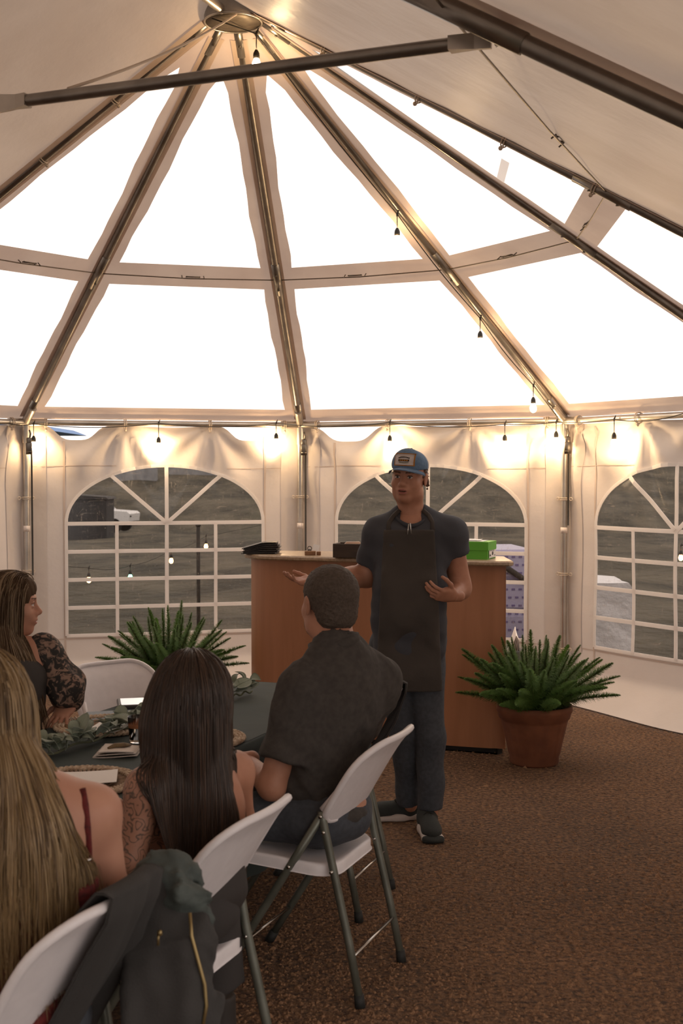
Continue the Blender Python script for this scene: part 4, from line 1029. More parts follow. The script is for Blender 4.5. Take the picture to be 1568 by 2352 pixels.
def EL(c, r, R=None):
    c = np.asarray(c, float); r = np.asarray(r, float)
    def fn(P):
        q = P - c
        if R is not None: q = q @ R
        k0 = np.sqrt(((q / r) ** 2).sum(-1)); k1 = np.sqrt(((q / (r * r)) ** 2).sum(-1)); return k0 * (k0 - 1) / np.maximum(k1, 1e-6)
    if R is None: m = r
    else: m = np.abs(R) @ r
    return fn, c - m, c + m
def BX(c, h, rd, R=None):
    c = np.asarray(c, float); h = np.asarray(h, float)
    def fn(P):
        q = P - c
        if R is not None: q = q @ R
        q = np.abs(q) - (h - rd); return np.sqrt((np.maximum(q, 0) ** 2).sum(-1)) + np.minimum(q.max(-1), 0) - rd
    m = h if R is None else np.abs(R) @ h
    return fn, c - m, c + m
def U(shape, k=.03): return ('u', shape, k)
def S(shape, k=.01): return ('s', shape, k)
def CUT(p, n, k=.0): return ('c', (np.asarray(p, float), N3(n)), k)
def DSP(fn): return ('d', fn, 0)
def smin(a, b, k):
    if k <= 0: return np.minimum(a, b)
    h = np.maximum(k - np.abs(a - b), 0) / k; return np.minimum(a, b) - h * h * k * .25
def sdf_points(ops, P):
    D = np.full(P.shape[:-1], 9.0)
    for o, sh, k in ops:
        if o == 'u': D = smin(D, sh[0](P), k)
        elif o == 's': D = -smin(-D, sh[0](P), k)
        elif o == 'c': D = np.maximum(D, (P - sh[0]) @ sh[1])
    return D
def sdf_mesh(ops, h, grow=0.0):
    lo = np.min([s[1] for o, s, k in ops if o == 'u'], 0) - 3 * h - grow - .012; hi = np.max([s[2] for o, s, k in ops if o == 'u'], 0) + 3 * h + grow + .012
    n = np.ceil((hi - lo) / h).astype(int) + 1
    ax = [lo[i] + h * np.arange(n[i]) for i in range(3)]
    D = np.full(tuple(n), .5, np.float32)
    for o, sh, k in ops:
        if o in 'us':
            m = k + 3 * h + .01
            i0 = np.maximum(0, np.floor((sh[1] - m - lo) / h).astype(int)); i1 = np.minimum(n, np.ceil((sh[2] + m - lo) / h).astype(int) + 1)
            if (i1 <= i0).any(): continue
            sl = tuple(slice(i0[q], i1[q]) for q in range(3))
            P = np.stack(np.meshgrid(*[ax[q][sl[q]] for q in range(3)], indexing='ij'), -1)
            d = sh[0](P)
            D[sl] = smin(D[sl], d, k) if o == 'u' else -smin(-D[sl], d, k)
        elif o == 'c':
            g = (ax[0][:, None, None] - sh[0][0]) * sh[1][0] + (ax[1][None, :, None] - sh[0][1]) * sh[1][1] + (ax[2][None, None, :] - sh[0][2]) * sh[1][2]
            D = np.maximum(D, g).astype(np.float32)
        elif o == 'd':
            idx = np.nonzero(np.abs(D) < .05); P = np.stack([ax[q][idx[q]] for q in range(3)], -1); D[idx] += sh(P)
    if grow: D = D - grow
    ins = D < 0
    c = np.zeros(tuple(n - 1), np.int8)
    for a in (0, 1):
        for b in (0, 1):
            for e in (0, 1): c += ins[a:n[0] - 1 + a, b:n[1] - 1 + b, e:n[2] - 1 + e]
    act = (c > 0) & (c < 8); I = np.argwhere(act); vid = np.full(tuple(n - 1), -1, np.int64); vid[act] = np.arange(len(I))
    acc = np.zeros((len(I), 3)); cnt = np.zeros(len(I))
    off = [(a, b, e) for a in (0, 1) for b in (0, 1) for e in (0, 1)]
    for p in off:
        for q in range(3):
            if p[q]: continue
            p2 = list(p); p2[q] = 1
            d0 = D[I[:, 0] + p[0], I[:, 1] + p[1], I[:, 2] + p[2]].astype(float); d1 = D[I[:, 0] + p2[0], I[:, 1] + p2[1], I[:, 2] + p2[2]].astype(float)
            x = (d0 < 0) != (d1 < 0); t = np.where(x, d0 / np.where(x, d0 - d1, 1), 0)
            pos = np.tile(np.array(p, float), (len(I), 1)); pos[:, q] = t
            acc[x] += pos[x]; cnt[x] += 1
    V = lo + h * (I + acc / np.maximum(cnt, 1)[:, None])
    F = []
    for q in range(3):
        sl0 = [slice(None)] * 3; sl1 = [slice(None)] * 3; sl0[q] = slice(0, -1); sl1[q] = slice(1, None)
        x = ins[tuple(sl0)] != ins[tuple(sl1)]; E = np.argwhere(x); o1, o2 = (q + 1) % 3, (q + 2) % 3
        E = E[(E[:, o1] > 0) & (E[:, o2] > 0) & (E[:, o1] < n[o1] - 1) & (E[:, o2] < n[o2] - 1)]
        s = ins[tuple(E.T)]
        def cell(da, db): e = E.copy(); e[:, o1] += da; e[:, o2] += db; return vid[tuple(e.T)]
        Q = np.stack([cell(-1, -1), cell(0, -1), cell(0, 0), cell(-1, 0)], 1); Q[~s] = Q[~s][:, ::-1]; F.append(Q)
    F = np.vstack(F); F = F[(F >= 0).all(1)]
    # light smoothing
    return V, F
def relax(V, F, it=1, w=.5):
    for _ in range(it):
        A_ = np.zeros_like(V); C_ = np.zeros(len(V))
        for q in range(4):
            np.add.at(A_, F[:, q], V[F[:, (q + 1) % 4]]); np.add.at(A_, F[:, q], V[F[:, q - 1]]); np.add.at(C_, F[:, q], 2)
        V = V + w * (A_ / np.maximum(C_, 1)[:, None] - V)
    return V
def sculpt(name, ops, h, mats, parent=None, base=None, matfn=None, it=1, join=None):
    V, F = sdf_mesh(ops, h); V = relax(V, F, it)
    M = matfn(V[F].mean(1)) if matfn else np.zeros(len(F), int)
    if join:
        for (V2, F2, M2) in join: F = np.vstack([F, F2 + len(V)]); V = np.vstack([V, V2]); M = np.concatenate([M, M2])
    b = np.asarray(base if base is not None else (parent.location if parent is not None else (0, 0, 0)), float)
    me = mesh_from(name, V - b, F, mats, M)
    o = link_mesh(name, me, parent)
    if parent is None: o.location = tuple(b)
    return o
def raw(ops, h, midx=0, matfn=None, it=1):
    V, F = sdf_mesh(ops, h); V = relax(V, F, it); M = matfn(V[F].mean(1)) if matfn else np.full(len(F), midx); return V, F, M
def folds(amp, f, seed, stretch=(1, 1, 1)):
    r = np.random.RandomState(seed); K = r.normal(size=(7, 3)) * f * np.asarray(stretch); ph = r.uniform(0, 6.28, 7)
    W_ = r.normal(size=(3, 3)) * f * .5
    def fn(P):
        Q = P + .02 * np.sin(P @ W_.T + 1.0); s = 0
        for i in range(7): s = s + np.sin(Q @ K[i] + ph[i])
        return amp * s / 3.0
    return fn
def frame(fwd, tilt=0.0, roll=0.0):
    """columns: right(x), forward(y), up(z) of a head looking along fwd"""
    y = N3(fwd); x = N3(np.cross(y, UP)); z = np.cross(x, y)
    R = np.stack([x, y, z], 1); return R @ rotx(tilt) @ roty(roll)

# ---- head
def head_ops(c, R, fem=False, sc=1.0, neck_to=None, neck_r=(.058, .062), mouth_open=0.0):
    c = np.asarray(c, float); L = lambda x, y, z: c + R @ (vv(x, y, z) * sc); e = lambda p, r, k=.02: U(EL(L(*p), vv(*r) * sc, R), k)
    jw = .058 if fem else .066
    o = [e((0, -.018, .034), (.076, .096, .082), .03), e((0, .022, -.030), (jw, .070, .084), .03), e((0, .040, .045), (.060, .052, .055), .03)]
    o += [e((0, .066, -.094), (.024, .020, .019), .035)]
    for s in (-1, 1):
        o += [e((s * .038, .055, -.026), (.027, .024, .024), .03), e((s * .046, .012, -.072), (.020, .032, .022), .035)]
    o += [e((0, .082, .026), (.046, .013, .011), .02)]
    for s in (-1, 1): o.append(S(EL(L(s * .031, .102, .007), vv(.018, .017, .011) * sc, R), .014))
    o += [U(RC(L(0, .088, .012), L(0, .107, -.024), .0085 * sc, .0125 * sc), .012), e((0, .108, -.027), (.012, .011, .010), .01)]
    for s in (-1, 1): o.append(e((s * .0135, .097, -.031), (.0085, .010, .008), .008))
    o += [e((0, .084, -.055), (.028, .016, .018), .02)]
    o += [e((0, .096, -.056), (.022, .0075, .0055), .006), e((0, .0945, -.0675 - mouth_open), (.019, .0078, .0065), .006)]
    o.append(S(EL(L(0, .105, -.0615 - mouth_open * .5), vv(.021, .014, .0016 + mouth_open * .7) * sc, R), .003))
    for s in (-1, 1): o.append(e((s * .031, .0775, .006), (.0125, .0125, .0115), .002))           # eyeballs
    for s in (-1, 1): o.append(e((s * .031, .0838, .0128), (.0155, .009, .0046), .004))            # upper lids
    for s in (-1, 1): o.append(e((s * .031, .083, -.0035), (.015, .0085, .0042), .004))
    for s in (-1, 1): o.append(U(RC(L(s * .014, .0945, .025), L(s * .048, .080, .027), .0032, .0025), .003))  # brows
    for s in (-1, 1):
        o += [e((s * .079, -.012, -.004), (.007, .019, .030), .006), e((s * .083, -.018, .012), (.005, .017, .018), .006)]
        o.append(S(EL(L(s * .089, -.010, -.002), vv(.006, .009, .017) * sc, R), .006))
    if neck_to is not None: o.append(U(RC(L(0, -.022, -.075), neck_to, neck_r[0], neck_r[1]), .04))
    return o
def head_mats(c, R, sc=1.0, mouth_open=0.0):
    """0 skin, 1 lips, 2 brow/lash, 3 eye white, 4 iris"""
    c = np.asarray(c, float)
    def fn(C):
        q = (C - c) @ R / sc; x, y, z = q[:, 0], q[:, 1], q[:, 2]; ax = np.abs(x); M = np.zeros(len(C), int)
        lip = (y > .084) & ((x / .0225) ** 2 + ((z + .0615 + mouth_open * .5) / (.0105 + mouth_open * .7)) ** 2 < 1); M[lip] = 1
        M[lip & (np.abs(x) < .018) & (np.abs(z + .0615 + mouth_open * .5 - 6 * x * x) < .0010 + mouth_open * .4)] = 2  # shade between the lips painted in the dark brow colour
        eye = (((ax - .031) / .0125) ** 2 + ((z - .004) / .0042) ** 2 < 1) & (y > .07); M[eye] = 3
        M[eye & (((ax - .030) / .0055) ** 2 + ((z - .0045) / .0056) ** 2 < 1)] = 4
        lash = (y > .072) & (((ax - .031) / .015) ** 2 + ((z - .006) / .0088) ** 2 < 1) & ~eye & (z > .008); M[lash] = 2
        brow = (y > .066) & (ax > .012) & (ax < .051) & (np.abs(z - .0258 - .003 * (ax - .012) / .04) < .0034 * (1.15 - (ax - .012) / .06)); M[brow] = 2
        return M
    return fn
# ---- hand
def hand_ops(wrist, f, n, left, curl=(.35, .35, .4, .45), spread=.10, thumb=.6, sc=1.0):
    """f fingers' direction, n palm normal; returns ops and the palm frame"""
    f = N3(f); n = N3(np.asarray(n, float) - f * (np.asarray(n, float) @ f)); t = np.cross(n, f) * (1 if left else -1)   # towards the thumb
    w = np.asarray(wrist, float); P = lambda a, b, c: w + (f * a + t * b + n * c) * sc
    R = np.stack([f, t, n], 1); o = [U(EL(P(.05, .0, 0), vv(.052, .040, .015) * sc, R), .01), U(BX(P(.052, 0, 0), vv(.042, .037, .011) * sc, .01 * sc, R), .012)]
    o += [U(RC(P(-.04, 0, 0), P(.02, 0, 0), .027 * sc, .027 * sc), .025), U(EL(P(.035, .026, .008), vv(.032, .016, .015) * sc, R), .015), U(EL(P(.035, -.024, .006), vv(.036, .014, .013) * sc, R), .012)]
    for i, (b, L, r) in enumerate(((.029, .074, .0088), (.010, .082, .0092), (-.0095, .076, .0088), (-.028, .060, .0076))):
        a0 = spread * (1.3 - i * .85); p = P(.090 - .004 * abs(i - 1.2), b, 0); q = f * math.cos(a0) + t * math.sin(a0); ang = 0
        seg = (L * .46, L * .30, L * .24)
        for j, s in enumerate(seg):
            ang += curl[i] * (.7, 1.0, .7)[j]; d = q * math.cos(ang) + n * math.sin(ang); p2 = p + d * s * sc
            o.append(U(RC(p, p2, r * sc * (1 - .08 * j), r * sc * (.96 - .1 * j)), .005)); p = p2
    p = P(.022, .030, .004); d0 = N3(f * .62 + t * .75 + n * .25 * thumb)
    for j, (s, r) in enumerate(((.040, .0125), (.032, .0105), (.026, .0092))):
        d = N3(d0 + (f * .35 + n * .3 * thumb - t * .25) * j); p2 = p + d * s * sc; o.append(U(RC(p, p2, r * sc, r * .93 * sc), .006)); p = p2
    return o
# ---- long hair as many fine locks that slide over the body
def strands(name, starts, dirs, coll, length, parent, mats, seed=1, steps=28, off=(.003, .02), r=.0017, gravity=.45, clump=.5, nclump=70, wave=0.0, pull=None, keep=None, axis=None):
    rs = np.random.RandomState(seed); N = len(starts); p = np.array(starts, float); d = np.array(dirs, float); o_ = rs.uniform(off[0], off[1], N)
    Ls = length * rs.uniform(.78, 1.05, N) if np.isscalar(length) else length; st = Ls / steps; path = [p.copy()]
    g = vv(0, 0, -1)
    for i in range(steps):
        d = d * (1 - gravity) + g * gravity
        if pull is not None: d = d + pull(p)
        d /= np.linalg.norm(d, axis=1, keepdims=True)
        q = p + d * st[:, None]
        for _ in range(2):
            s = sdf_points(coll, q) - o_
            m = s < 0
            if m.any():
                qm = q[m]; e = 2e-3
                gr = np.stack([sdf_points(coll, qm + vv(*[e if a == b else 0 for b in range(3)])) - sdf_points(coll, qm - vv(*[e if a == b else 0 for b in range(3)])) for a in range(3)], 1)
                gr /= np.maximum(np.linalg.norm(gr, axis=1, keepdims=True), 1e-9); q[m] = qm - gr * s[m][:, None]
        dn = q - p; ln = np.linalg.norm(dn, axis=1, keepdims=True); d = dn / np.maximum(ln, 1e-9); p = p + d * st[:, None]; path.append(p.copy())
    X = np.stack(path, 1)                                      # N, K, 3
    if axis is not None:                                        # gather the fall of hair about a centre line (z, x, half width)
        zz, xx, ww = np.array(axis).T; o2 = np.argsort(zz); xc = np.interp(X[..., 2], zz[o2], xx[o2]); w = np.interp(X[..., 2], zz[o2], ww[o2]); dx = (X[..., 0] - xc) / w
        X[..., 0] = xc + w * np.where(np.abs(dx) < .5, dx, np.sign(dx) * (.5 + .5 * np.tanh((np.abs(dx) - .5) * 2)))
        sh_ = X.shape; Q = X.reshape(-1, 3); oo = np.repeat(o_, sh_[1])
        for _ in range(3):
            s = sdf_points(coll, Q) - oo; m = s < 0; Q[m, 1] += s[m] * 1.2
        X = Q.reshape(sh_)
    if keep is not None: X = X[keep(X)]; N = len(X)
    K = X.shape[1]
    ci = rs.choice(N, min(nclump, N), replace=False); nearest = np.argmin(((X[:, K // 2, None] - X[ci, K // 2][None]) ** 2).sum(-1) + 3 * ((X[:, -1, None] - X[ci, -1][None]) ** 2).sum(-1), 1)
    t = np.linspace(0, 1, K)[None, :, None]; Gd = X[ci][nearest]; X = X + (Gd - X) * clump * t ** 1.5
    if wave:
        ph = rs.uniform(0, 6.28, (N, 1, 1)); ax = rs.normal(size=(N, 1, 3)); X = X + ax * wave * np.sin(t * 11 + ph) * t
    T_ = np.gradient(X, axis=1); T_ /= np.maximum(np.linalg.norm(T_, axis=2, keepdims=True), 1e-9)
    ref = rs.normal(size=(N, 1, 3)); u = np.cross(T_, ref); u /= np.maximum(np.linalg.norm(u, axis=2, keepdims=True), 1e-9); w = np.cross(T_, u)
    rad = r * rs.uniform(.6, 1.4, (N, 1, 1)) * (1 - .8 * t ** 3)
    ring = np.stack([X + rad * (math.cos(a) * u + math.sin(a) * w) for a in (0, 2.094, 4.189)], 2)    # N,K,3,3
    V = ring.reshape(-1, 3); b = np.arange(N)[:, None, None] * K * 3; kk = np.arange(K - 1)[None, :, None] * 3; c = np.arange(3)[None, None, :]; c2 = (c + 1) % 3
    F = np.stack([b + kk + c, b + kk + c2, b + kk + 3 + c2, b + kk + 3 + c], -1).reshape(-1, 4)
    nm = len(mats); clm = rs.randint(0, nm, len(ci))[nearest]; mi = np.where(rs.rand(N) < .6, clm, rs.randint(0, nm, N)); M = np.repeat(mi, (K - 1) * 3)
    base = np.asarray(parent.location, float)
    return link_mesh(name, mesh_from(name, V - base, F, mats, M), parent)
def scalp(c, R, n, seed, coll, off=.002, lo=-.03, face=.055, back=.35, sc=1.0):
    """roots spread over the hair's outer shape, combed outwards from the crown"""
    rs = np.random.RandomState(seed); S_, D_ = [], []
    while len(S_) < n:
        v = N3(rs.normal(size=3)); q = vv(.078, .098, .084) * v + vv(0, -.018, .034)
        if q[2] < lo or q[1] > face + max(0, q[2] - .05) * .5: continue
        d = vv(q[0] / .078, (q[1] + .0) / .098 - back, -.25 - 1.2 * (q[2] < .06)); S_.append(c + R @ (q * sc)); D_.append(R @ N3(d))
    S_, D_ = np.array(S_), np.array(D_)
    for _ in range(4):
        s = sdf_points(coll, S_) - off; e = 2e-3
        g = np.stack([sdf_points(coll, S_ + vv(*[e if a == b else 0 for b in range(3)])) - sdf_points(coll, S_ - vv(*[e if a == b else 0 for b in range(3)])) for a in range(3)], 1); g /= np.maximum(np.linalg.norm(g, axis=1, keepdims=True), 1e-9); S_ = S_ - g * s[:, None]
    D_ = D_ - g * (D_ * g).sum(1)[:, None]; D_ /= np.maximum(np.linalg.norm(D_, axis=1, keepdims=True), 1e-9)
    return S_, D_

mat('skin', (.46, .225, .145), .5, var=(18, (.40, .185, .115)), spec=.35); mat('skin_pale', (.50, .26, .175), .5, var=(14, (.46, .225, .15)), spec=.35)
mat('lips', (.36, .125, .095), .45); mat('brow', (.10, .05, .03), .8); mat('eye_white', (.6, .55, .52), .3); mat('iris', (.03, .03, .025), .2)
mat('denim', (.045, .050, .060), .9, var=(60, (.060, .066, .078)), bump=(120, .3, .002)); mat('shirt_navy', (.048, .050, .060), .85, bump=(40, .25, .004)); mat('apron_black', (.048, .040, .034), .9, var=(6, (.058, .048, .041)), bump=(120, .3, .003))
mat('shirt_black', (.040, .034, .030), .9, var=(50, (.055, .047, .041)), bump=(90, .3, .003))
# ================================================================ the standing man in cap and apron
CH = vv(.33, 5.95, 0)
chef = empty('person', tuple(CH), 0, 'standing man in blue cap and black apron with arms spread before the counter', 'person')
hc = A(939, 1099, 5.95); HR = frame((-.34, -.94, 0), 0.02, -.05)
hops = head_ops(hc, HR, neck_to=A(946, 1196, 5.98), neck_r=(.060, .066), mouth_open=.003)
hV = raw(hops, .0032, matfn=head_mats(hc, HR, 1.0, .003))
sR, eR, wR = A(1038, 1228, 5.96), A(1056, 1352, 6.02), A(1040, 1368, 5.82)
sL, eL, wL = A(866, 1222, 5.98), A(843, 1322, 6.05), A(726, 1338, 5.90)
bops = [U(RC(A(946, 1180, 5.98), A(946, 1225, 5.98), .06, .09), .04), U(EL(A(945, 1275, 5.97), (.15, .09, .2)), .05), U(EL(A(938, 1400, 5.97), (.14, .11, .2)), .05),
        U(RC(sR, eR, .050, .056), .03), U(EL(A(1054, 1345, 6.0), (.05, .05, .055)), .03), U(RC(eR, wR, .048, .030), .02), U(RC(sL, eL, .048, .057), .03), U(RC(eL, eL + (wL - eL) * .4, .057, .052), .02), U(RC(eL + (wL - eL) * .3, wL, .052, .030), .02)]
for hx, kx, ax in (((905, 1478, 5.98), (928, 1690, 5.96), (942, 1850, 6.03)), ((972, 1478, 5.96), (988, 1690, 5.90), (990, 1868, 5.88))):
    bops += [U(RC(A(*hx), A(*kx), .075, .05), .04), U(RC(A(*kx), A(*ax), .048, .034), .03)]
hr_ = raw(hand_ops(wR, (-.80, -.52, .12), (-.35, .62, .70), True, (.5, .55, .6, .7), .08, .9, .98), .0028)
hl_ = raw(hand_ops(wL, (-.95, -.22, .10), (.0, -.25, .97), False, (.25, .3, .4, .5), .10, .4, .98), .0028)
sculpt('body', bops, .009, ['skin', 'lips', 'brow', 'eye_white', 'iris'], chef, join=[hV, hr_, hl_])
# navy shirt
torso = [U(BX(A(942, 1275, 5.965), (.172, .112, .17), .085), .05), U(BX(A(938, 1385, 5.945), (.178, .145, .17), .11), .06), U(BX(A(938, 1470, 5.955), (.174, .135, .12), .09), .05),
         U(RC(A(928, 1184, 5.985), A(872, 1222, 5.98), .058, .064), .04), U(RC(A(966, 1184, 5.985), A(1028, 1222, 5.965), .058, .070), .04)]
sh = torso + [U(RCF(sL + vv(.008, 0, -.006), A(849, 1296, 6.03), .074, .072), .06), U(RCF(sR + vv(-.004, 0, -.004), A(1046, 1274, 5.985), .080, .078), .06),
      DSP(folds(.006, 18, 3, (1, 1, .8))), DSP(folds(.0028, 40, 13, (.7, .7, 1.0))), S(RC(A(942, 1150, 5.95), A(939, 1190, 5.875), .064, .048), .012)]
sculpt('shirt', sh, .0075, 'shirt_navy', chef)
mb = MB(); ring = []
for a in np.linspace(0, 2 * math.pi, 36, endpoint=False):
    ring.append(A(943, 1184, 5.965) + vv(.078 * math.cos(a), .080 * math.sin(a), .040 * math.sin(a) + .004 - .012 * max(0, -math.sin(a)) ** 3))
mb.tube(np.array(ring), .0085, 7, closed=True, flat=1.6); mb.build('collar', 'shirt_navy', chef)
# apron: bib, skirt, straps, pens
ap = [U(BX(A(942, 1275, 5.955), (.166, .118, .17), .085), .05), U(BX(A(938, 1385, 5.935), (.183, .152, .17), .11), .06), U(BX(A(938, 1490, 5.95), (.184, .146, .16), .10), .06), U(BX(A(936, 1580, 5.95), (.186, .135, .14), .09), .05)]
zb_, zt_ = A(938, 1582, 5.95)[2], A(938, 1216, 5.9)[2]
ap += [DSP(folds(.008, 16, 8, (1.3, 1.3, .4))), DSP(folds(.005, 40, 18, (.6, .6, 1.1))), CUT((0, 0, zb_), (0.02, 0, -1)), CUT((0, 0, zt_), (0, 0, 1)), CUT((0, 6.03, 0), (0, 1, 0)), CUT(A(872, 1400, 5.8), (-1, 0, .05)), CUT(A(1008, 1400, 5.8), (1, 0, .05))]
sculpt('apron', ap, .0075, 'apron_black', chef)
def surf_y(ops, x, z, y0=5.6, y1=6.0):
    ys = np.linspace(y0, y1, 200); P = np.stack([np.full(200, x), ys, np.full(200, z)], 1); s = sdf_points(ops, P); i = np.argmax(s < 0); return ys[i]
for pa in ([(892, 1218), (893, 1200), (903, 1186), (918, 1172)], [(992, 1220), (993, 1200), (985, 1184), (972, 1172)]):
    mb = MB(); pts = []
    for u, v in pa:
        X0 = A(u, v, 5.9); y = surf_y(torso, X0[0], X0[2]); pts.append(vv(X0[0], y - .004, X0[2]))
    mb.tube(np.array(pts), .012, 6, flat=.4, up=(0, 1, 0)); mb.build('apron_strap', 'apron_black', chef)
mat('pen_steel', (.55, .53, .5), .3, .8)
for i, (u, v0, v1, tl) in enumerate(((938, 1203, 1228, -.004), (941, 1201, 1226, .004))):
    X0 = A(u, v0, 5.85); y = surf_y(ap[:4], X0[0], zt_ - .02); mb = MB(); mb.tube([vv(X0[0], y - .006, X0[2]), vv(X0[0] + tl * 1.5, y - .010, X0[2] - .05)], .003, 6); mb.build('pen', 'pen_steel', chef)
# jeans
jn = []
for hx, kx, ax, ck in (((905, 1478, 5.98), (927, 1690, 5.96), (940, 1842, 6.03), 0), ((970, 1478, 5.96), (988, 1690, 5.90), (990, 1858, 5.885), 1)):
    jn += [U(RC(A(*hx), A(*kx), .110, .068), .03), U(RCF(A(*kx), A(*ax), .068, .058), .02)]
jn += [U(EL(A(938, 1470, 5.96), (.165, .13, .12)), .05), DSP(folds(.005, 22, 5, (1, 1, .7)))]
sculpt('jeans', jn, .0075, 'denim', chef)
# trainers
mat('shoe_grey', (.030, .033, .030), .9, bump=(150, .5, .002)); mat('sole_white', (.55, .47, .42), .6); mat('lace_dark', (.015, .014, .012), .9)
def trainer(heel, yaw, name='trainer'):
    heel = np.asarray(heel, float); Rz = rotz(yaw); L = lambda x, y, z: heel + Rz @ vv(x, y, z)
    up_ = [U(EL(L(0, .045, .06), (.041, .055, .055), Rz), .03), U(EL(L(0, .13, .05), (.044, .09, .042), Rz), .04), U(EL(L(0, .215, .042), (.046, .062, .034), Rz), .04), U(RCF(L(0, .04, .05), L(0, .03, .118), .043, .04), .03), CUT((0, 0, .022), (0, 0, -1))]
    o = sculpt(name, up_, .005, 'shoe_grey', chef)
    so = [U(BX(L(0, .05, .018), (.043, .068, .0165), .012, Rz), .02), U(BX(L(0, .17, .015), (.050, .105, .0145), .012, Rz), .03), U(EL(L(0, .25, .016), (.044, .045, .0155), Rz), .02), CUT((0, 0, .001), (0, 0, -1))]
    s = sculpt('sole', so, .004, ['sole_white', 'shoe_grey'], o, base=CH, matfn=lambda C: (((C - heel) @ Rz)[:, 1] > .262).astype(int))
    for i in range(5):
        mb = MB(); y = .105 + .022 * i; z = .098 - .009 * i; mb.tube([L(-.024, y, z - .012), L(-.008, y + .006, z), L(.008, y - .002, z), L(.024, y + .004, z - .012)], .0035, 5); mb.build('lace', 'lace_dark', o, origin=CH)
    return o
trainer(vv(.405, 5.93, 0), math.pi + .06); trainer(vv(.37, 6.07, 0), math.pi / 2 + .12)
# hair below the cap
mat('hair_auburn', (.10, .045, .022), .6, var=(60, (.06, .028, .015)), bump=(90, .6, .004))
Lh_ = lambda x, y, z: hc + HR @ vv(x, y, z)
ho_ = [U(EL(Lh_(0, -.024, .02), (.083, .094, .075), HR), .02), S(EL(Lh_(0, .075, -.02), (.095, .085, .16), HR), .01), CUT(Lh_(0, 0, .062), HR @ vv(0, 0, 1)), DSP(folds(.005, 130, 4))]
ho_ += [U(EL(Lh_(s * .081, -.034, -.015), (.009, .016, .022), HR), .01) for s in (-1, 1)]
for s in (-1, 1):
    for i in range(3): ho_.append(U(EL(Lh_(s * (.084 + .005 * (i % 2)), -.03 - .006 * i, -.045 + .017 * i), (.006, .006, .0055), HR), .004))
sculpt('hair', ho_, .004, 'hair_auburn', chef)
# cap: denim front, mesh back, brim, patch
mat('cap_denim', (.095, .165, .27), .85, var=(80, (.13, .21, .32)), bump=(200, .3, .002)); mat('cap_mesh', (.50, .46, .45), .9, bump=(220, .6, .003)); mat('brim_under', (.03, .035, .05), .8)
cp_ = [U(EL(Lh_(0, -.012, .062), (.087, .106, .076), HR), .02), U(EL(Lh_(0, .048, .080), (.058, .044, .058), HR), .04), CUT(Lh_(0, 0, .047), HR @ vv(0, -.10, -1))]
cap = sculpt('cap', cp_, .004, ['cap_denim', 'cap_mesh'], chef, matfn=lambda C: (((C - hc) @ HR)[:, 1] < -.012).astype(int))
mb = MB(); P = []
for i in range(17):
    a = -1.25 + 2.5 * i / 16; row = []
    for j in range(6):
        t = j / 5; rx, ry = .084, .100 + .088 * t * math.cos(a * 1.18) ** .8 if abs(a * 1.18) < 1.57 else .1
        row.append(Lh_(math.sin(a) * (.084 + .012 * t), -.005 + math.cos(a) * ry, .050 - .012 * t - .022 * math.sin(a) ** 2))
    P.append(row)
mb.sheet(np.array(P), HR @ vv(0, 0, 1), .004); mb.build('brim', 'cap_denim', cap, origin=CH)
mb = MB(); mb.lathe([(.001, .010), (.006, .008), (.008, .002), (.008, 0)], 10, Lh_(0, -.012, .136), cap0=False); mb.build('button', 'cap_denim', cap, origin=CH)
def on_cap(x, z, off=.0015):
    ys = np.linspace(.2, 0, 160); Pq = np.array([Lh_(x, y, z) for y in ys]); s = sdf_points(cp_, Pq); i = np.argmax(s < off); return Pq[i]
mat('patch_white', (.62, .55, .52), .8); mat('patch_orange', (.55, .22, .03), .8); mat('patch_dark', (.03, .025, .02), .8); mat('patch_green', (.09, .13, .05), .8)
def patch(name, x0, x1, z0, z1, m, off, n=9):
    mb = MB(); mb.sheet(np.array([[on_cap(x, z, off) for z in np.linspace(z0, z1, 5)] for x in np.linspace(x0, x1, n)]), HR @ vv(0, 1, 0), .0012); return mb.build(name, m, cap, origin=CH)
patch('patch_border', -.050, .050, .058, .118, 'patch_orange', .0015); patch('patch', -.045, .045, .062, .114, 'patch_white', .0035)
patch('patch_bar', -.026, .026, .079, .0885, 'patch_dark', .0055)
for i in range(4): patch('patch_letter', -.021 + .011 * i, -.013 + .011 * i, .0815, .0862, 'patch_orange', .0072, 3)
for i in range(8): patch('patch_letter', -.027 + .0069 * i, -.0222 + .0069 * i, .0925 + .004 * (1 - ((i - 3.5) / 3.5) ** 2), .0985 + .004 * (1 - ((i - 3.5) / 3.5) ** 2), 'patch_dark', .0055, 3)
for i in range(9): patch('patch_letter', -.024 + .0054 * i, -.0205 + .0054 * i, .0705 + .002 * ((i - 4) / 4) ** 2, .0745 + .002 * ((i - 4) / 4) ** 2, 'patch_green', .0055, 3)
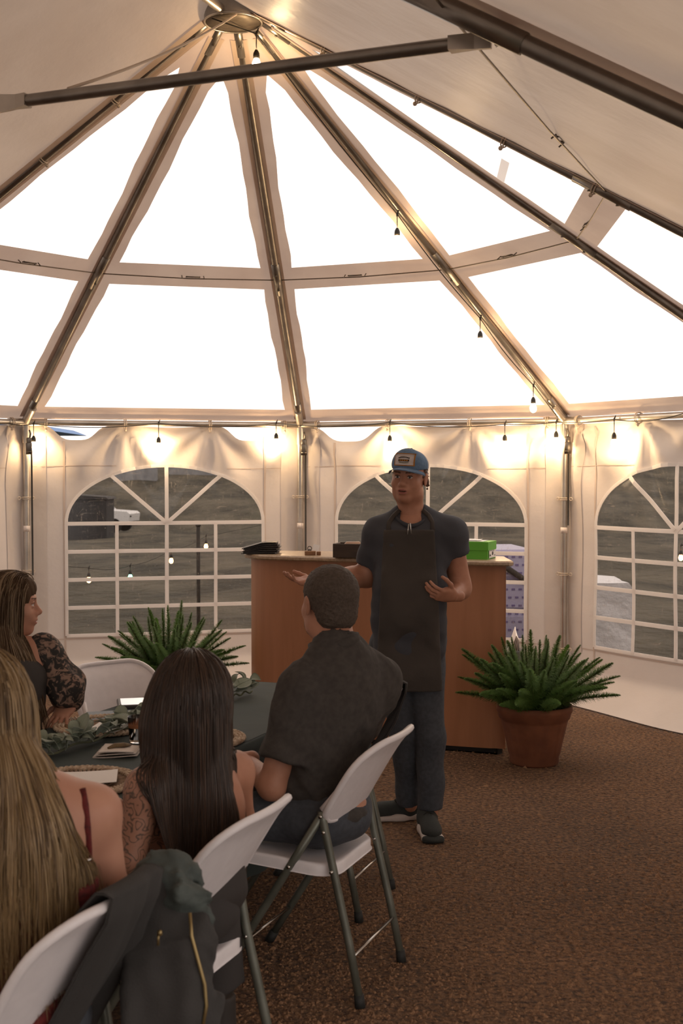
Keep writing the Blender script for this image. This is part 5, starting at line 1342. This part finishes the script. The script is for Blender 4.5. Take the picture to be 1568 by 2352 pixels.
# ================================================================ seated man in a black shirt, seen from behind
MN = vv(-.06, 4.18, 0)
man = empty('person', tuple(MN), 0, 'seated man in a black short-sleeved shirt with cropped hair, back to the viewer', 'person')
hc = A(755, 1386, 4.28); HR = frame((-.42, .90, 0), -.02, 0)
nb = A(772, 1478, 4.22)
MS = 1.1
hV = raw(head_ops(hc, HR, False, MS, neck_to=nb, neck_r=(.066, .068)), .004, matfn=head_mats(hc, HR, MS))
sl, el_, wl = A(688, 1590, 4.10), A(624, 1806, 4.06), A(560, 1745, 4.30)
sr, er, wr = A(858, 1575, 4.36), A(800, 1730, 4.52), A(640, 1690, 4.62)
pel = F_(3.86, -1.60, .56)
body = [U(RC(nb, A(785, 1560, 4.24), .066, .075), .05), U(EL(F_(3.87, -1.63, .82), (.07, .12, .2), np.stack([NX, DX, UP], 1)), .05), U(EL(pel, (.14, .13, .1)), .05), U(RC(sl, el_, .058, .046), .03), U(RC(el_, wl, .045, .03), .02), U(RC(sr, er, .056, .046), .03), U(RC(er, wr, .044, .03), .02)]
FW = -NX
legs = []
for s in (-1, 1):
    hip = pel + DX * .09 * s; kn = hip + FW * .42 + DX * .03 * s + UP * -.03; an = kn + FW * .02 - UP * (kn[2] - .09); legs.append((hip, kn, an))
    body += [U(RC(hip, kn, .075, .052), .04), U(RC(kn, an, .05, .036), .03)]
hl_ = raw(hand_ops(wl, (-.7, .6, -.25), (0, -.3, -.95), True, (.3, .3, .35, .4)), .0035); hr_ = raw(hand_ops(wr, (-.9, .1, -.2), (0, 0, -1), False, (.3, .3, .35, .4)), .0035)
sculpt('body', body, .010, ['skin', 'lips', 'brow', 'eye_white', 'iris'], man, join=[hV, hl_, hr_])
TR = np.stack([NX, DX, UP], 1)
shirt = [U(EL(A(786, 1600, 4.23), (.132, .18, .19), TR), .05), U(EL(F_(3.87, -1.615, .80), (.125, .178, .20), TR), .06), U(EL(F_(3.87, -1.645, .66), (.13, .172, .14), TR), .06), U(EL(F_(3.87, -1.57, .56), (.125, .165, .055), TR), .05),
         U(RC(A(768, 1492, 4.22), A(700, 1575, 4.12), .062, .082), .05), U(RC(A(782, 1488, 4.25), A(852, 1560, 4.34), .060, .085), .07), U(RC(A(772, 1478, 4.22), A(780, 1510, 4.22), .072, .09), .03),
         U(RCF(sl, A(655, 1742, 4.06), .084, .080), .03), U(RCF(sr, er + (sr - er) * .25, .078, .072), .08), U(BX(A(690, 1640, 4.12), (.05, .05, .1), .04), .05),
         DSP(folds(.009, 15, 21, (1, 1, .7))), DSP(folds(.005, 40, 22)), S(RC(nb + vv(-.02, .03, .06), nb + vv(0, 0, -.006), .075, .064), .01), CUT(vv(0, 0, .50), (0, 0, -1))]
sculpt('shirt', shirt, .0075, 'shirt_black', man)
mb = MB(); cr = []
for a in np.linspace(0, 2 * math.pi, 30, endpoint=False): cr.append(nb + vv(-.006, .006, -.004) + vv(.078 * math.cos(a), .082 * math.sin(a), .022 * math.cos(a - .6) - .012 * math.sin(a)))
mb.tube(np.array(cr), .011, 7, closed=True, flat=2.2); mb.build('collar', 'shirt_black', man)
jn = [U(EL(F_(3.86, -1.59, .545), (.14, .17, .09), TR), .05), DSP(folds(.005, 24, 5))]
for h_, k_, a_ in legs: jn[0:0] = [U(RC(h_, k_, .092, .070), .03), U(RCF(k_, a_, .070, .058), .02)]
sculpt('jeans', jn + [CUT(vv(0, 0, .464), (0, 0, -1))] if False else jn, .0085, 'denim', man)
mat('belt', (.02, .015, .012), .5)
mat('boot_dark', (.035, .028, .024), .7)
def boot(par, an, fwd, name='boot'):
    f = N3(vv(fwd[0], fwd[1], 0)); yaw = math.atan2(f[1], f[0]) - math.pi / 2; Rz = rotz(yaw); b = vv(an[0], an[1], 0); L = lambda x, y, z: b + Rz @ vv(x, y, z)
    return sculpt(name, [U(RCF(L(0, -.01, .06), L(0, -.01, .15), .048, .046), .03), U(EL(L(0, .05, .05), (.043, .09, .045), Rz), .03), U(EL(L(0, .13, .038), (.043, .06, .035), Rz), .03), U(BX(L(0, .045, .012), (.044, .125, .012), .01, Rz), .01), CUT((0, 0, .001), (0, 0, -1))], .007, 'boot_dark', par)
for h_, k_, a_ in legs: boot(man, a_, FW)
# cropped hair
mat('hair_crop', (.055, .038, .027), .75, var=(120, (.085, .062, .046)), bump=(300, .8, .004))
Lh_ = lambda x, y, z: hc + HR @ (vv(x, y, z) * MS); E_ = lambda *r: vv(*r) * MS
hr = [U(EL(Lh_(0, -.020, .036), E_(.0845, .1035, .0885), HR), .02), U(EL(Lh_(0, -.058, -.03), E_(.066, .058, .055), HR), .03), S(EL(Lh_(0, .085, -.03), E_(.12, .085, .135), HR), .01), S(BX(Lh_(0, .02, -.075), E_(.12, .055, .055), .01, HR), .015), CUT(Lh_(0, -.05, -.082), HR @ vv(0, -.3, -1)), DSP(folds(.0018, 210, 4))]
for s in (-1, 1): hr.append(S(EL(Lh_(s * .088, -.012, -.004), E_(.02, .021, .034), HR), .004))
sculpt('hair', hr, .004, 'hair_crop', man)
br = [U(EL(Lh_(0, .036, -.066), E_(.064, .062, .055), HR), .02), S(EL(Lh_(0, .05, -.012), E_(.09, .09, .045), HR), .01), S(EL(Lh_(0, -.05, -.06), E_(.09, .07, .1), HR), .01), DSP(folds(.0015, 200, 6))]
sculpt('beard', br, .004, 'hair_crop', man)

# ================================================================ dark-haired woman, bare shoulders, seen from behind
WN = vv(-.44, 3.27, 0)
wom = empty('person', tuple(WN), 0, 'seated woman with very long dark hair and a tattooed bare back', 'person')
hc = A(440, 1606, 3.36); HR = frame((-.18, .98, 0), -.05, 0); nb = A(440, 1735, 3.32)
hV = raw(head_ops(hc, HR, True, neck_to=nb, neck_r=(.050, .052)), .0045, matfn=head_mats(hc, HR))
sl, el_, wl = A(338, 1812, 3.20), A(296, 1975, 3.16), A(250, 1850, 3.45)
sr, er, wr = A(538, 1772, 3.44), A(552, 1885, 3.46), A(420, 1790, 3.68)
pel = vv(-.43, 3.25, .55)
torso = [U(RC(nb, A(440, 1800, 3.32), .055, .09), .05), U(EL(A(440, 1860, 3.31), (.145, .085, .15)), .06), U(EL(A(440, 1980, 3.28), (.125, .085, .17)), .06), U(RC(A(425, 1770, 3.30), sl, .05, .058), .05), U(RC(A(455, 1765, 3.34), sr, .05, .056), .05)]
body = torso + [U(EL(pel, (.15, .13, .1)), .05), U(RC(sl, el_, .050, .040), .03), U(RC(el_, wl, .039, .026), .02), U(RC(sr, er, .048, .039), .03), U(RC(er, wr, .038, .026), .02)]
legs = []
hip = pel + DX * .09; kn = vv(-.66, 3.52, .50); an = vv(-.37, 3.66, .11); legs.append((hip, kn, an))
hip2 = pel - DX * .09; kn2 = hip2 + FW * .42; an2 = kn2 + FW * .05 - UP * (kn2[2] - .09); legs.append((hip2, kn2, an2))
for h_, k_, a_ in legs: body += [U(RC(h_, k_, .075, .05), .04), U(RC(k_, k_ + (a_ - k_) * .35, .05, .052), .03), U(RC(k_ + (a_ - k_) * .3, a_, .052, .034), .03)]
hl_ = raw(hand_ops(wl, (-.6, .75, -.1), (0, -.2, -.95), True), .004); hr_ = raw(hand_ops(wr, (-.9, .3, -.1), (0, 0, -1), False), .004)
# tattooed skin: inked curls with their own outline
m = mat('skin_inked', (.40, .20, .13), .5); nt = m.node_tree; p = nt.nodes['Principled BSDF']
wv = nt.nodes.new('ShaderNodeTexWave'); wv.wave_type = 'RINGS'; wv.inputs['Scale'].default_value = 9; wv.inputs['Distortion'].default_value = 22; wv.inputs['Detail'].default_value = 1.5; wv.inputs['Detail Scale'].default_value = 3.2
tc = nt.nodes.new('ShaderNodeTexCoord'); nt.links.new(tc.outputs['Object'], wv.inputs[0])
rp = nt.nodes.new('ShaderNodeValToRGB'); rp.color_ramp.elements[0].position = .02; rp.color_ramp.elements[0].color = (.12, .075, .055, 1); rp.color_ramp.elements[1].position = .30; rp.color_ramp.elements[1].color = (.40, .20, .13, 1)
nt.links.new(wv.outputs[1], rp.inputs[0]); nt.links.new(rp.outputs[0], p.inputs['Base Color'])
c_t, c_t2 = A(345, 1870, 3.2), A(310, 1930, 3.15)
def ink(C): return (((C - c_t) ** 2).sum(1) < .125 ** 2).astype(int) * 5 | ((((C - c_t2) ** 2).sum(1) < .11 ** 2).astype(int) * 5)
sculpt('body', body, .010, ['skin', 'lips', 'brow', 'eye_white', 'iris', 'skin_inked'], wom, matfn=ink, join=[hV, hl_, hr_])
mat('top_black', (.036, .030, .027), .85); mat('skirt_black', (.036, .031, .029), .9)
tp = [U(EL(A(440, 1985, 3.28), (.140, .10, .19)), .06), U(EL(pel + UP * .03, (.162, .142, .12)), .05), U(EL(A(430, 1900, 3.40), (.13, .07, .1)), .05), CUT(A(440, 1972, 3.2), (-.05, -.35, 1)), DSP(folds(.006, 24, 9))]
sculpt('top', tp, .009, 'top_black', wom)
sk = [U(EL(pel, (.16, .15, .1)), .05)] + [U(RC(h_, h_ + (k_ - h_) * .85, .09, .075), .04) for h_, k_, a_ in legs] + [U(RCF(A(500, 2100, 3.36), A(508, 2260, 3.38), .05, .06), .05), DSP(folds(.010, 20, 10, (1.4, 1.4, .3)))]
sculpt('skirt', sk, .010, 'skirt_black', wom)
for h_, k_, a_ in legs: boot(wom, a_, FW)
for i, (a_, b_) in enumerate(((A(425, 1770, 3.25), A(400, 1985, 3.2)), (A(470, 1765, 3.28), A(480, 1985, 3.22)))):
    pass
mat('hair_dark', (.036, .022, .015), .45, spec=.5); mat('hair_dark2', (.05, .029, .019), .42, spec=.5); mat('hair_dark3', (.07, .037, .021), .42, spec=.5)
hm = [U(EL(hc + HR @ vv(0, -.022, .030), (.100, .118, .106), HR), .03), U(EL(A(424, 1675, 3.31), (.121, .105, .125)), .06), U(EL(A(448, 1790, 3.28), (.098, .070, .10)), .06), U(EL(A(475, 1850, 3.26), (.07, .04, .07)), .04), S(EL(hc + HR @ vv(0, .13, -.05), (.085, .085, .14), HR), .02)]
S_, D_ = scalp(hc, HR, 5200, 5, hm, back=.3)
strands('hair', S_, D_, hm + torso, .50, wom, ['hair_dark', 'hair_dark', 'hair_dark2', 'hair_dark3'], 3, off=(.0005, .007), r=.0014, gravity=.4, clump=.30, nclump=220, wave=.0012, axis=[(A(0, v, 3.28)[2], A(u, v, 3.28)[0], w) for u, v, w in ((430, 1500, .2), (424, 1660, .145), (425, 1740, .138), (448, 1800, .105), (468, 1860, .10), (490, 1960, .085))])
sculpt('hair_mass', hm + [DSP(folds(.0025, 130, 3, (1, 1, .08)))], .007, 'hair_dark', wom)

# ================================================================ blonde woman at the left edge, red top
BN = vv(-.72, 2.60, 0)
blo = empty('person', tuple(BN), 0, 'seated woman with long blonde hair and a red strappy top at the left edge', 'person')
hc = A(-52, 1628, 2.68); HR = frame((-.30, .95, 0), -.04, 0); nb = A(-20, 1770, 2.64)
hV = raw(head_ops(hc, HR, True, neck_to=nb, neck_r=(.050, .052)), .0055, matfn=head_mats(hc, HR))
sr, er, wr = A(212, 1868, 2.66), A(246, 2040, 2.70), A(165, 1905, 2.98)
sl, el_, wl = A(-235, 1895, 2.52), A(-280, 2070, 2.52), A(-250, 1960, 2.85)
pel = vv(-.70, 2.61, .55)
torso = [U(RC(nb, A(-5, 1860, 2.62), .055, .10), .05), U(EL(A(20, 1930, 2.61), (.165, .10, .15)), .06), U(EL(A(20, 2070, 2.60), (.145, .10, .17)), .06), U(RC(A(30, 1810, 2.63), sr, .055, .060), .06), U(RC(A(-60, 1830, 2.58), sl, .055, .060), .06)]
body = torso + [U(EL(pel, (.16, .14, .1)), .05), U(RC(sr, er, .056, .045), .03), U(RC(er, wr, .042, .028), .02), U(RC(sl, el_, .056, .045), .03), U(RC(el_, wl, .042, .028), .02)]
legs = []
for s in (-1, 1):
    hip = pel + DX * .09 * s; kn = hip + FW * .42 + DX * .03 * s; an = kn + FW * .03 - UP * (kn[2] - .09); legs.append((hip, kn, an)); body += [U(RC(hip, kn, .08, .055), .04), U(RC(kn, an, .052, .036), .03)]
hl_ = raw(hand_ops(wl, (-.6, .75, -.1), (0, -.2, -.95), True), .0045); hr_ = raw(hand_ops(wr, (-.75, .6, -.1), (0, -.2, -.95), False), .004)
sculpt('body', body, .010, ['skin_pale', 'lips', 'brow', 'eye_white', 'iris'], blo, join=[hV, hl_, hr_])
mat('red_lace', (.16, .016, .014), .8, var=(70, (.07, .008, .008)), bump=(140, .5, .003))
tp = [U(EL(A(20, 2080, 2.60), (.158, .112, .18)), .06), U(EL(pel + UP * .04, (.17, .15, .14)), .05), U(EL(A(188, 2035, 2.60), (.035, .05, .075)), .03), CUT(A(20, 2062, 2.5), (.12, -.25, 1)), DSP(folds(.004, 30, 9))]
sculpt('top', tp, .009, 'red_lace', blo)
st = []
for u, v in ((188, 1812), (195, 1850), (200, 1900), (203, 1950), (203, 2010)):
    X0 = A(u, v, 2.4); ys = np.linspace(2.3, 2.75, 220); Pq = np.stack([np.full(220, X0[0]) + (ys - 2.4) * X0[0] / 2.4, ys, CAMZ + (X0[2] - CAMZ) * ys / 2.4], 1); s_ = sdf_points(body, Pq); i = int(np.argmax(s_ < .003)); st.append(Pq[i] if (s_ < .003).any() else A(u, v, 2.6))
mb = MB(); mb.tube(np.array(st), .0085, 6, flat=.35, up=(0, 1, 0)); mb.build('shoulder_strap', 'red_lace', blo)
mb = MB(); q = st[3]; mb.lathe([(.001, -.004), (.008, -.002), (.008, .002), (.001, .004)], 10, q - vv(0, .006, .02), cap0=False); mb.build('strap_slider', 'chair_rod', blo)
sk = [U(EL(pel, (.17, .155, .1)), .05)] + [U(RC(h_, k_, .092, .072), .04) for h_, k_, a_ in legs] + [U(RCF(k_, a_, .072, .06), .03) for h_, k_, a_ in legs] + [DSP(folds(.006, 20, 11))]
sculpt('trousers', sk, .011, 'denim', blo)
for h_, k_, a_ in legs: boot(blo, a_, FW)
mat('hair_blonde', (.27, .175, .08), .42, spec=.5); mat('hair_blonde2', (.40, .28, .15), .42, spec=.5); mat('hair_blonde3', (.14, .085, .04), .45, spec=.5)
hm = [U(EL(hc + HR @ vv(0, -.022, .032), (.100, .116, .102), HR), .03), U(RC(hc + HR @ vv(0, -.03, -.02), A(-20, 1790, 2.60), .092, .092), .05), U(RC(A(-20, 1790, 2.60), A(36, 1930, 2.55), .088, .075), .05), U(RC(A(36, 1930, 2.55), A(80, 2050, 2.52), .070, .035), .05), S(EL(hc + HR @ vv(0, .13, -.05), (.085, .085, .14), HR), .02)]
S_, D_ = scalp(hc, HR, 5200, 6, hm, back=.3)
strands('hair', S_, D_, hm + torso, .62, blo, ['hair_blonde', 'hair_blonde', 'hair_blonde2', 'hair_blonde3'], 4, off=(.0005, .010), r=.0015, gravity=.38, clump=.5, nclump=150, wave=.005, axis=[(A(0, v, 2.55)[2], A(u, v, 2.55)[0], w) for u, v, w in ((-52, 1540, .2), (-50, 1700, .125), (-10, 1800, .115), (30, 1880, .115), (70, 1980, .11), (95, 2080, .12), (105, 2160, .12))])
sculpt('hair_mass', hm + [DSP(folds(.003, 120, 3, (1, 1, .1)))], .008, 'hair_blonde3', blo)

# ================================================================ woman with lace sleeves across the table
LN = vv(-1.33, 4.66, 0)
lac = empty('person', tuple(LN), 0, 'seated woman with long hair and lace sleeves in profile across the table', 'person')
hc = A(22, 1391, 4.74); HR = frame((.965, .26, 0), .0, 0); nb = A(12, 1490, 4.72)
hV = raw(head_ops(hc, HR, True, neck_to=nb, neck_r=(.050, .052)), .0035, matfn=head_mats(hc, HR))
sl, el_, wl = A(98, 1492, 4.74), A(150, 1578, 4.72), A(160, 1610, 4.75)
sr, er, wr = A(-78, 1505, 4.60), A(-110, 1620, 4.50), A(-10, 1668, 4.42)
pel = vv(-1.36, 4.62, .55)
fwl = N3(vv(.93, -.37, 0))
torso = [U(RC(nb, A(10, 1530, 4.70), .055, .085), .05), U(EL(A(12, 1560, 4.68), (.15, .10, .13)), .06), U(EL(A(14, 1650, 4.66), (.128, .10, .18)), .06), U(RC(A(20, 1492, 4.72), sl, .048, .052), .05), U(RC(A(0, 1495, 4.68), sr, .048, .052), .05)]
body = torso + [U(EL(pel, (.15, .14, .1)), .05), U(RC(sl, el_, .045, .038), .03), U(RC(el_, wl, .037, .025), .02), U(RC(sr, er, .045, .038), .03), U(RC(er, wr, .037, .025), .02)]
legs = []
for s in (-1, 1):
    lat = vv(-fwl[1], fwl[0], 0); hip = pel + lat * .09 * s; kn = hip + fwl * .40 - UP * .02; an = kn + fwl * .02 - UP * (kn[2] - .09); legs.append((hip, kn, an)); body += [U(RC(hip, kn, .075, .052), .04), U(RC(kn, an, .05, .034), .03)]
hl_ = raw(hand_ops(wl, (-.22, -.72, -.50), (.10, .45, -.85), True, (.25, .18, .2, .3), .20, .3, .92), .003); hr_ = raw(hand_ops(wr, (.8, .1, -.25), (0, 0, -1), False, (.3, .3, .3, .3), .1, .3, .9), .0035)
sculpt('body', body, .009, ['skin_pale', 'lips', 'brow', 'eye_white', 'iris'], lac, join=[hV, hl_, hr_])
tp = [U(EL(A(12, 1570, 4.68), (.158, .112, .125)), .06), U(EL(A(36, 1565, 4.62), (.085, .065, .075)), .08), U(EL(A(14, 1655, 4.66), (.138, .11, .18)), .06), U(EL(pel + UP * .03, (.16, .15, .12)), .05), U(RC(A(25, 1500, 4.72), A(85, 1490, 4.74), .04, .05), .04), S(RC(nb + vv(0, -.02, .1), nb + vv(.02, -.05, -.03), .07, .06), .02), DSP(folds(.004, 30, 9))]
sculpt('top', tp, .008, 'top_black', lac)
m = mat('lace_sleeve', (.02, .016, .014), .8); nt = m.node_tree; p = nt.nodes['Principled BSDF']
nz = nt.nodes.new('ShaderNodeTexNoise'); nz.inputs['Scale'].default_value = 34; nz.inputs['Detail'].default_value = 3; nz.inputs['Distortion'].default_value = 1.5
tc = nt.nodes.new('ShaderNodeTexCoord'); nt.links.new(tc.outputs['Object'], nz.inputs[0])
rp = nt.nodes.new('ShaderNodeValToRGB'); rp.color_ramp.elements[0].position = .47; rp.color_ramp.elements[0].color = (.018, .015, .013, 1); rp.color_ramp.elements[1].position = .60; rp.color_ramp.elements[1].color = (.24, .15, .11, 1)
nt.links.new(nz.outputs[0], rp.inputs[0]); nt.links.new(rp.outputs[0], p.inputs['Base Color'])
for nm_, (a, b, c) in (('lace_sleeve', (sl, el_, wl)), ('lace_sleeve', (sr, er, wr))):
    mid = (b + c) / 2
    so = [U(EL(a + vv(0, 0, -.005), (.064, .062, .058)), .03), U(RC(a, b, .058, .066), .04), U(RC(b, mid + (c - b) * .12, .070, .062), .04), U(RCF(mid, c, .058, .044), .02), DSP(folds(.006, 38, 31))]
    o = sculpt(nm_, so, .0065, 'lace_sleeve', lac)
    e = N3(c - b); u_ = N3(np.cross(e, UP + vv(.1, 0, 0))); w_ = np.cross(e, u_)
    mb = MB(); mb.tube(circle(c - e * .012, .040, 20, u_, w_), .013, 7, closed=True); mb.build('cuff', 'top_black', o, origin=LN)
sk = [U(EL(pel, (.16, .15, .1)), .05)] + [U(RC(h_, k_, .088, .07), .04) for h_, k_, a_ in legs] + [U(RCF(k_, a_, .068, .055), .03) for h_, k_, a_ in legs]
sculpt('trousers', sk, .011, 'denim', lac)
for h_, k_, a_ in legs: boot(lac, a_, fwl)
mat('hair_brown', (.13, .08, .042), .45); mat('hair_brown2', (.22, .15, .085), .45); mat('hair_brown3', (.075, .045, .025), .75, spec=.15)
hm = [U(EL(hc + HR @ vv(0, -.020, .036), (.090, .108, .092), HR), .03), U(EL(hc + HR @ vv(0, .034, .064), (.068, .066, .054), HR), .03), U(RC(hc + HR @ vv(0, -.045, -.02), A(2, 1490, 4.70), .078, .070), .05), U(RC(A(-2, 1470, 4.66), A(30, 1570, 4.585), .05, .03), .05), S(EL(hc + HR @ vv(0, .132, -.055), (.12, .080, .112), HR), .008)]
S_, D_ = scalp(hc, HR, 3600, 8, hm, face=.085, back=1.15)
strands('hair', S_, D_, hm + torso, .46, lac, ['hair_brown', 'hair_brown2', 'hair_brown3'], 9, off=(.0005, .009), r=.0017, gravity=.4, clump=.5, nclump=90, wave=.004, pull=lambda p: np.clip((hc[2] - .08 - p[:, 2:3]) / .2, 0, 1) * vv(.10, -.05, 0), keep=lambda X: ~((((X - hc) @ HR)[:, :, 1] > .058) & (((X - hc) @ HR)[:, :, 2] > -.125) & (((X - hc) @ HR)[:, :, 2] < .052)).any(1))
sculpt('hair_mass', hm + [DSP(folds(.003, 120, 3, (1, 1, .1)))], .006, 'hair_brown3', lac)
mb = MB(); mb.tube([nb + vv(.03 * math.cos(a) * 2.2, -.07 - .03 * math.sin(a), -.06 - .07 * math.sin(a)) for a in np.linspace(-.3, 3.44, 18)], .0018, 5); mb.build('necklace', 'patch_orange', lac)

# ================================================================ clothes over the chair backs
def drape(name, chair_loc, rz, u0, u1, front, backl, m, lab, cat, seed, thick=.006, out=.020, flare=0.0, parent=None, top=.862, yoff=0.0):
    """sheet hanging over a backrest between widths u0..u1 (metres), front and back drops"""
    nU, nV = 16, 40; P = np.zeros((nV, nU, 3)); Nn = np.zeros((nV, nU, 3)); rs = np.random.RandomState(seed); ph = rs.uniform(0, 6.28, 4)
    for j in range(nV):
        t = j / (nV - 1)
        s = -front + (front + backl) * t
        for i in range(nU):
            q = i / (nU - 1); u = u0 + (u1 - u0) * q
            k = u / .222; au = min(.104, max(0, abs(u) - .117)); zt = top - (.105 - math.sqrt(.105 ** 2 - au ** 2)); fl = .0
            bul = -.042 * (1 - min(1, k * k))
            if s < 0: z = zt + s; y = tube_y(z) + .022 + bul + out * .6
            else: z = zt - s; y = tube_y(max(z, .50)) - .022 + bul - out * (1 + .4 * min(1, s / .2)) - max(0, .50 - z) * .04
            if abs(s) < .03: z = zt + .008 * (1 - (s / .03) ** 2); y = tube_y(zt) + bul - .026 * (s / .03)
            w = min(1, abs(s) / .15)
            y += yoff * min(1, max(0, s) / .1); u_ = u + flare * max(0, s) * (q - .5)
            y -= (.014 * math.sin(q * 9 + ph[0] + 3 * t) + .010 * math.sin(q * 19 + ph[1] - 2 * t)) * w * (1 if s > 0 else -.4) + .012 * w * (s > 0)
            z -= .012 * math.sin(q * 5 + ph[2]) * (t > .9)
            P[j, i] = (u_, y, z)
    d1 = np.gradient(P, axis=0); d2 = np.gradient(P, axis=1); Nn = np.cross(d2, d1); Nn /= np.maximum(np.linalg.norm(Nn, axis=2, keepdims=True), 1e-9)
    mb = MB(); mb.sheet(P, Nn, thick); me = mb.mesh(name, m)
    if parent is not None: return link_mesh(name, me, parent), P
    o = link_mesh(name, me, None, tuple(chair_loc), (0, 0, rz)); tag(o, lab, cat); return o, P
mat('cloth_black', (.040, .037, .035), .95, bump=(200, .5, .003)); mat('jacket_green', (.055, .066, .060), .8, var=(6, (.075, .09, .082)), bump=(60, .5, .005)); mat('lining_grey', (.07, .08, .078), .9)
drape('dark_shawl', CH3, FACE_L, -.085, .115, .22, .66, 'cloth_black', 'plain black shawl hanging over the blonde woman\'s chair back', 'shawl', 3)
mat('zip_brass', (.30, .22, .10), .4, .8)
JB = A(400, 2200, 2.64) * vv(1, 1, 0)
jk = empty('jacket', tuple(JB), 0, 'dark green zipped jacket hanging over the corner of the blonde woman\'s chair', 'jacket')
jo = [U(RC(A(372, 2040, 2.72), A(398, 2180, 2.66), .040, .070), .05), U(RC(A(398, 2180, 2.66), A(400, 2300, 2.64), .072, .080), .05), U(RCF(A(400, 2300, 2.64), A(392, 2440, 2.62), .080, .078), .05), U(RC(A(420, 2060, 2.70), A(436, 2260, 2.66), .034, .040), .04), U(RC(A(362, 2110, 2.66), A(352, 2330, 2.60), .034, .044), .04), DSP(folds(.013, 26, 41, (1.3, 1.3, .35))), DSP(folds(.006, 60, 42))]
sculpt('jacket_body', jo, .007, 'cloth_black', jk)
hd = [U(RC(A(318, 2022, 2.76), A(362, 1996, 2.76), .022, .030), .03), U(RC(A(362, 1996, 2.76), A(408, 2004, 2.73), .030, .036), .03), U(RC(A(408, 2004, 2.73), A(440, 2062, 2.68), .036, .030), .03), U(RC(A(440, 2062, 2.68), A(462, 2116, 2.66), .026, .016), .03), U(RC(A(462, 2116, 2.66), A(470, 2142, 2.65), .014, .006), .02), U(RC(A(380, 2010, 2.72), A(420, 2060, 2.67), .03, .026), .04), DSP(folds(.010, 40, 43)), DSP(folds(.004, 95, 44))]
sculpt('jacket_collar', hd, .006, 'jacket_green', jk)
mb = MB(); zp = [A(436, 2096, 2.615), A(440, 2150, 2.60), A(456, 2210, 2.59), A(470, 2262, 2.585), A(474, 2310, 2.58), A(462, 2380, 2.57)]; mb.tube(np.array(zp), .0042, 6); mb.build('zip', 'zip_brass', jk)
mb = MB(); mb.tube([A(364, 2138, 2.585), A(363, 2172, 2.58)], .003, 6); mb.lathe([(.001, .006), (.005, .004), (.006, -.004), (.001, -.008)], 8, A(367, 2142, 2.58), cap0=False); mb.build('zip_pull', 'zip_brass', jk)
drape('black_apron', CH0, FACE_L + .03, .10, .205, .10, .40, 'cloth_black', 'folded black apron hanging over the empty chair nearest the standing man', 'apron', 6)
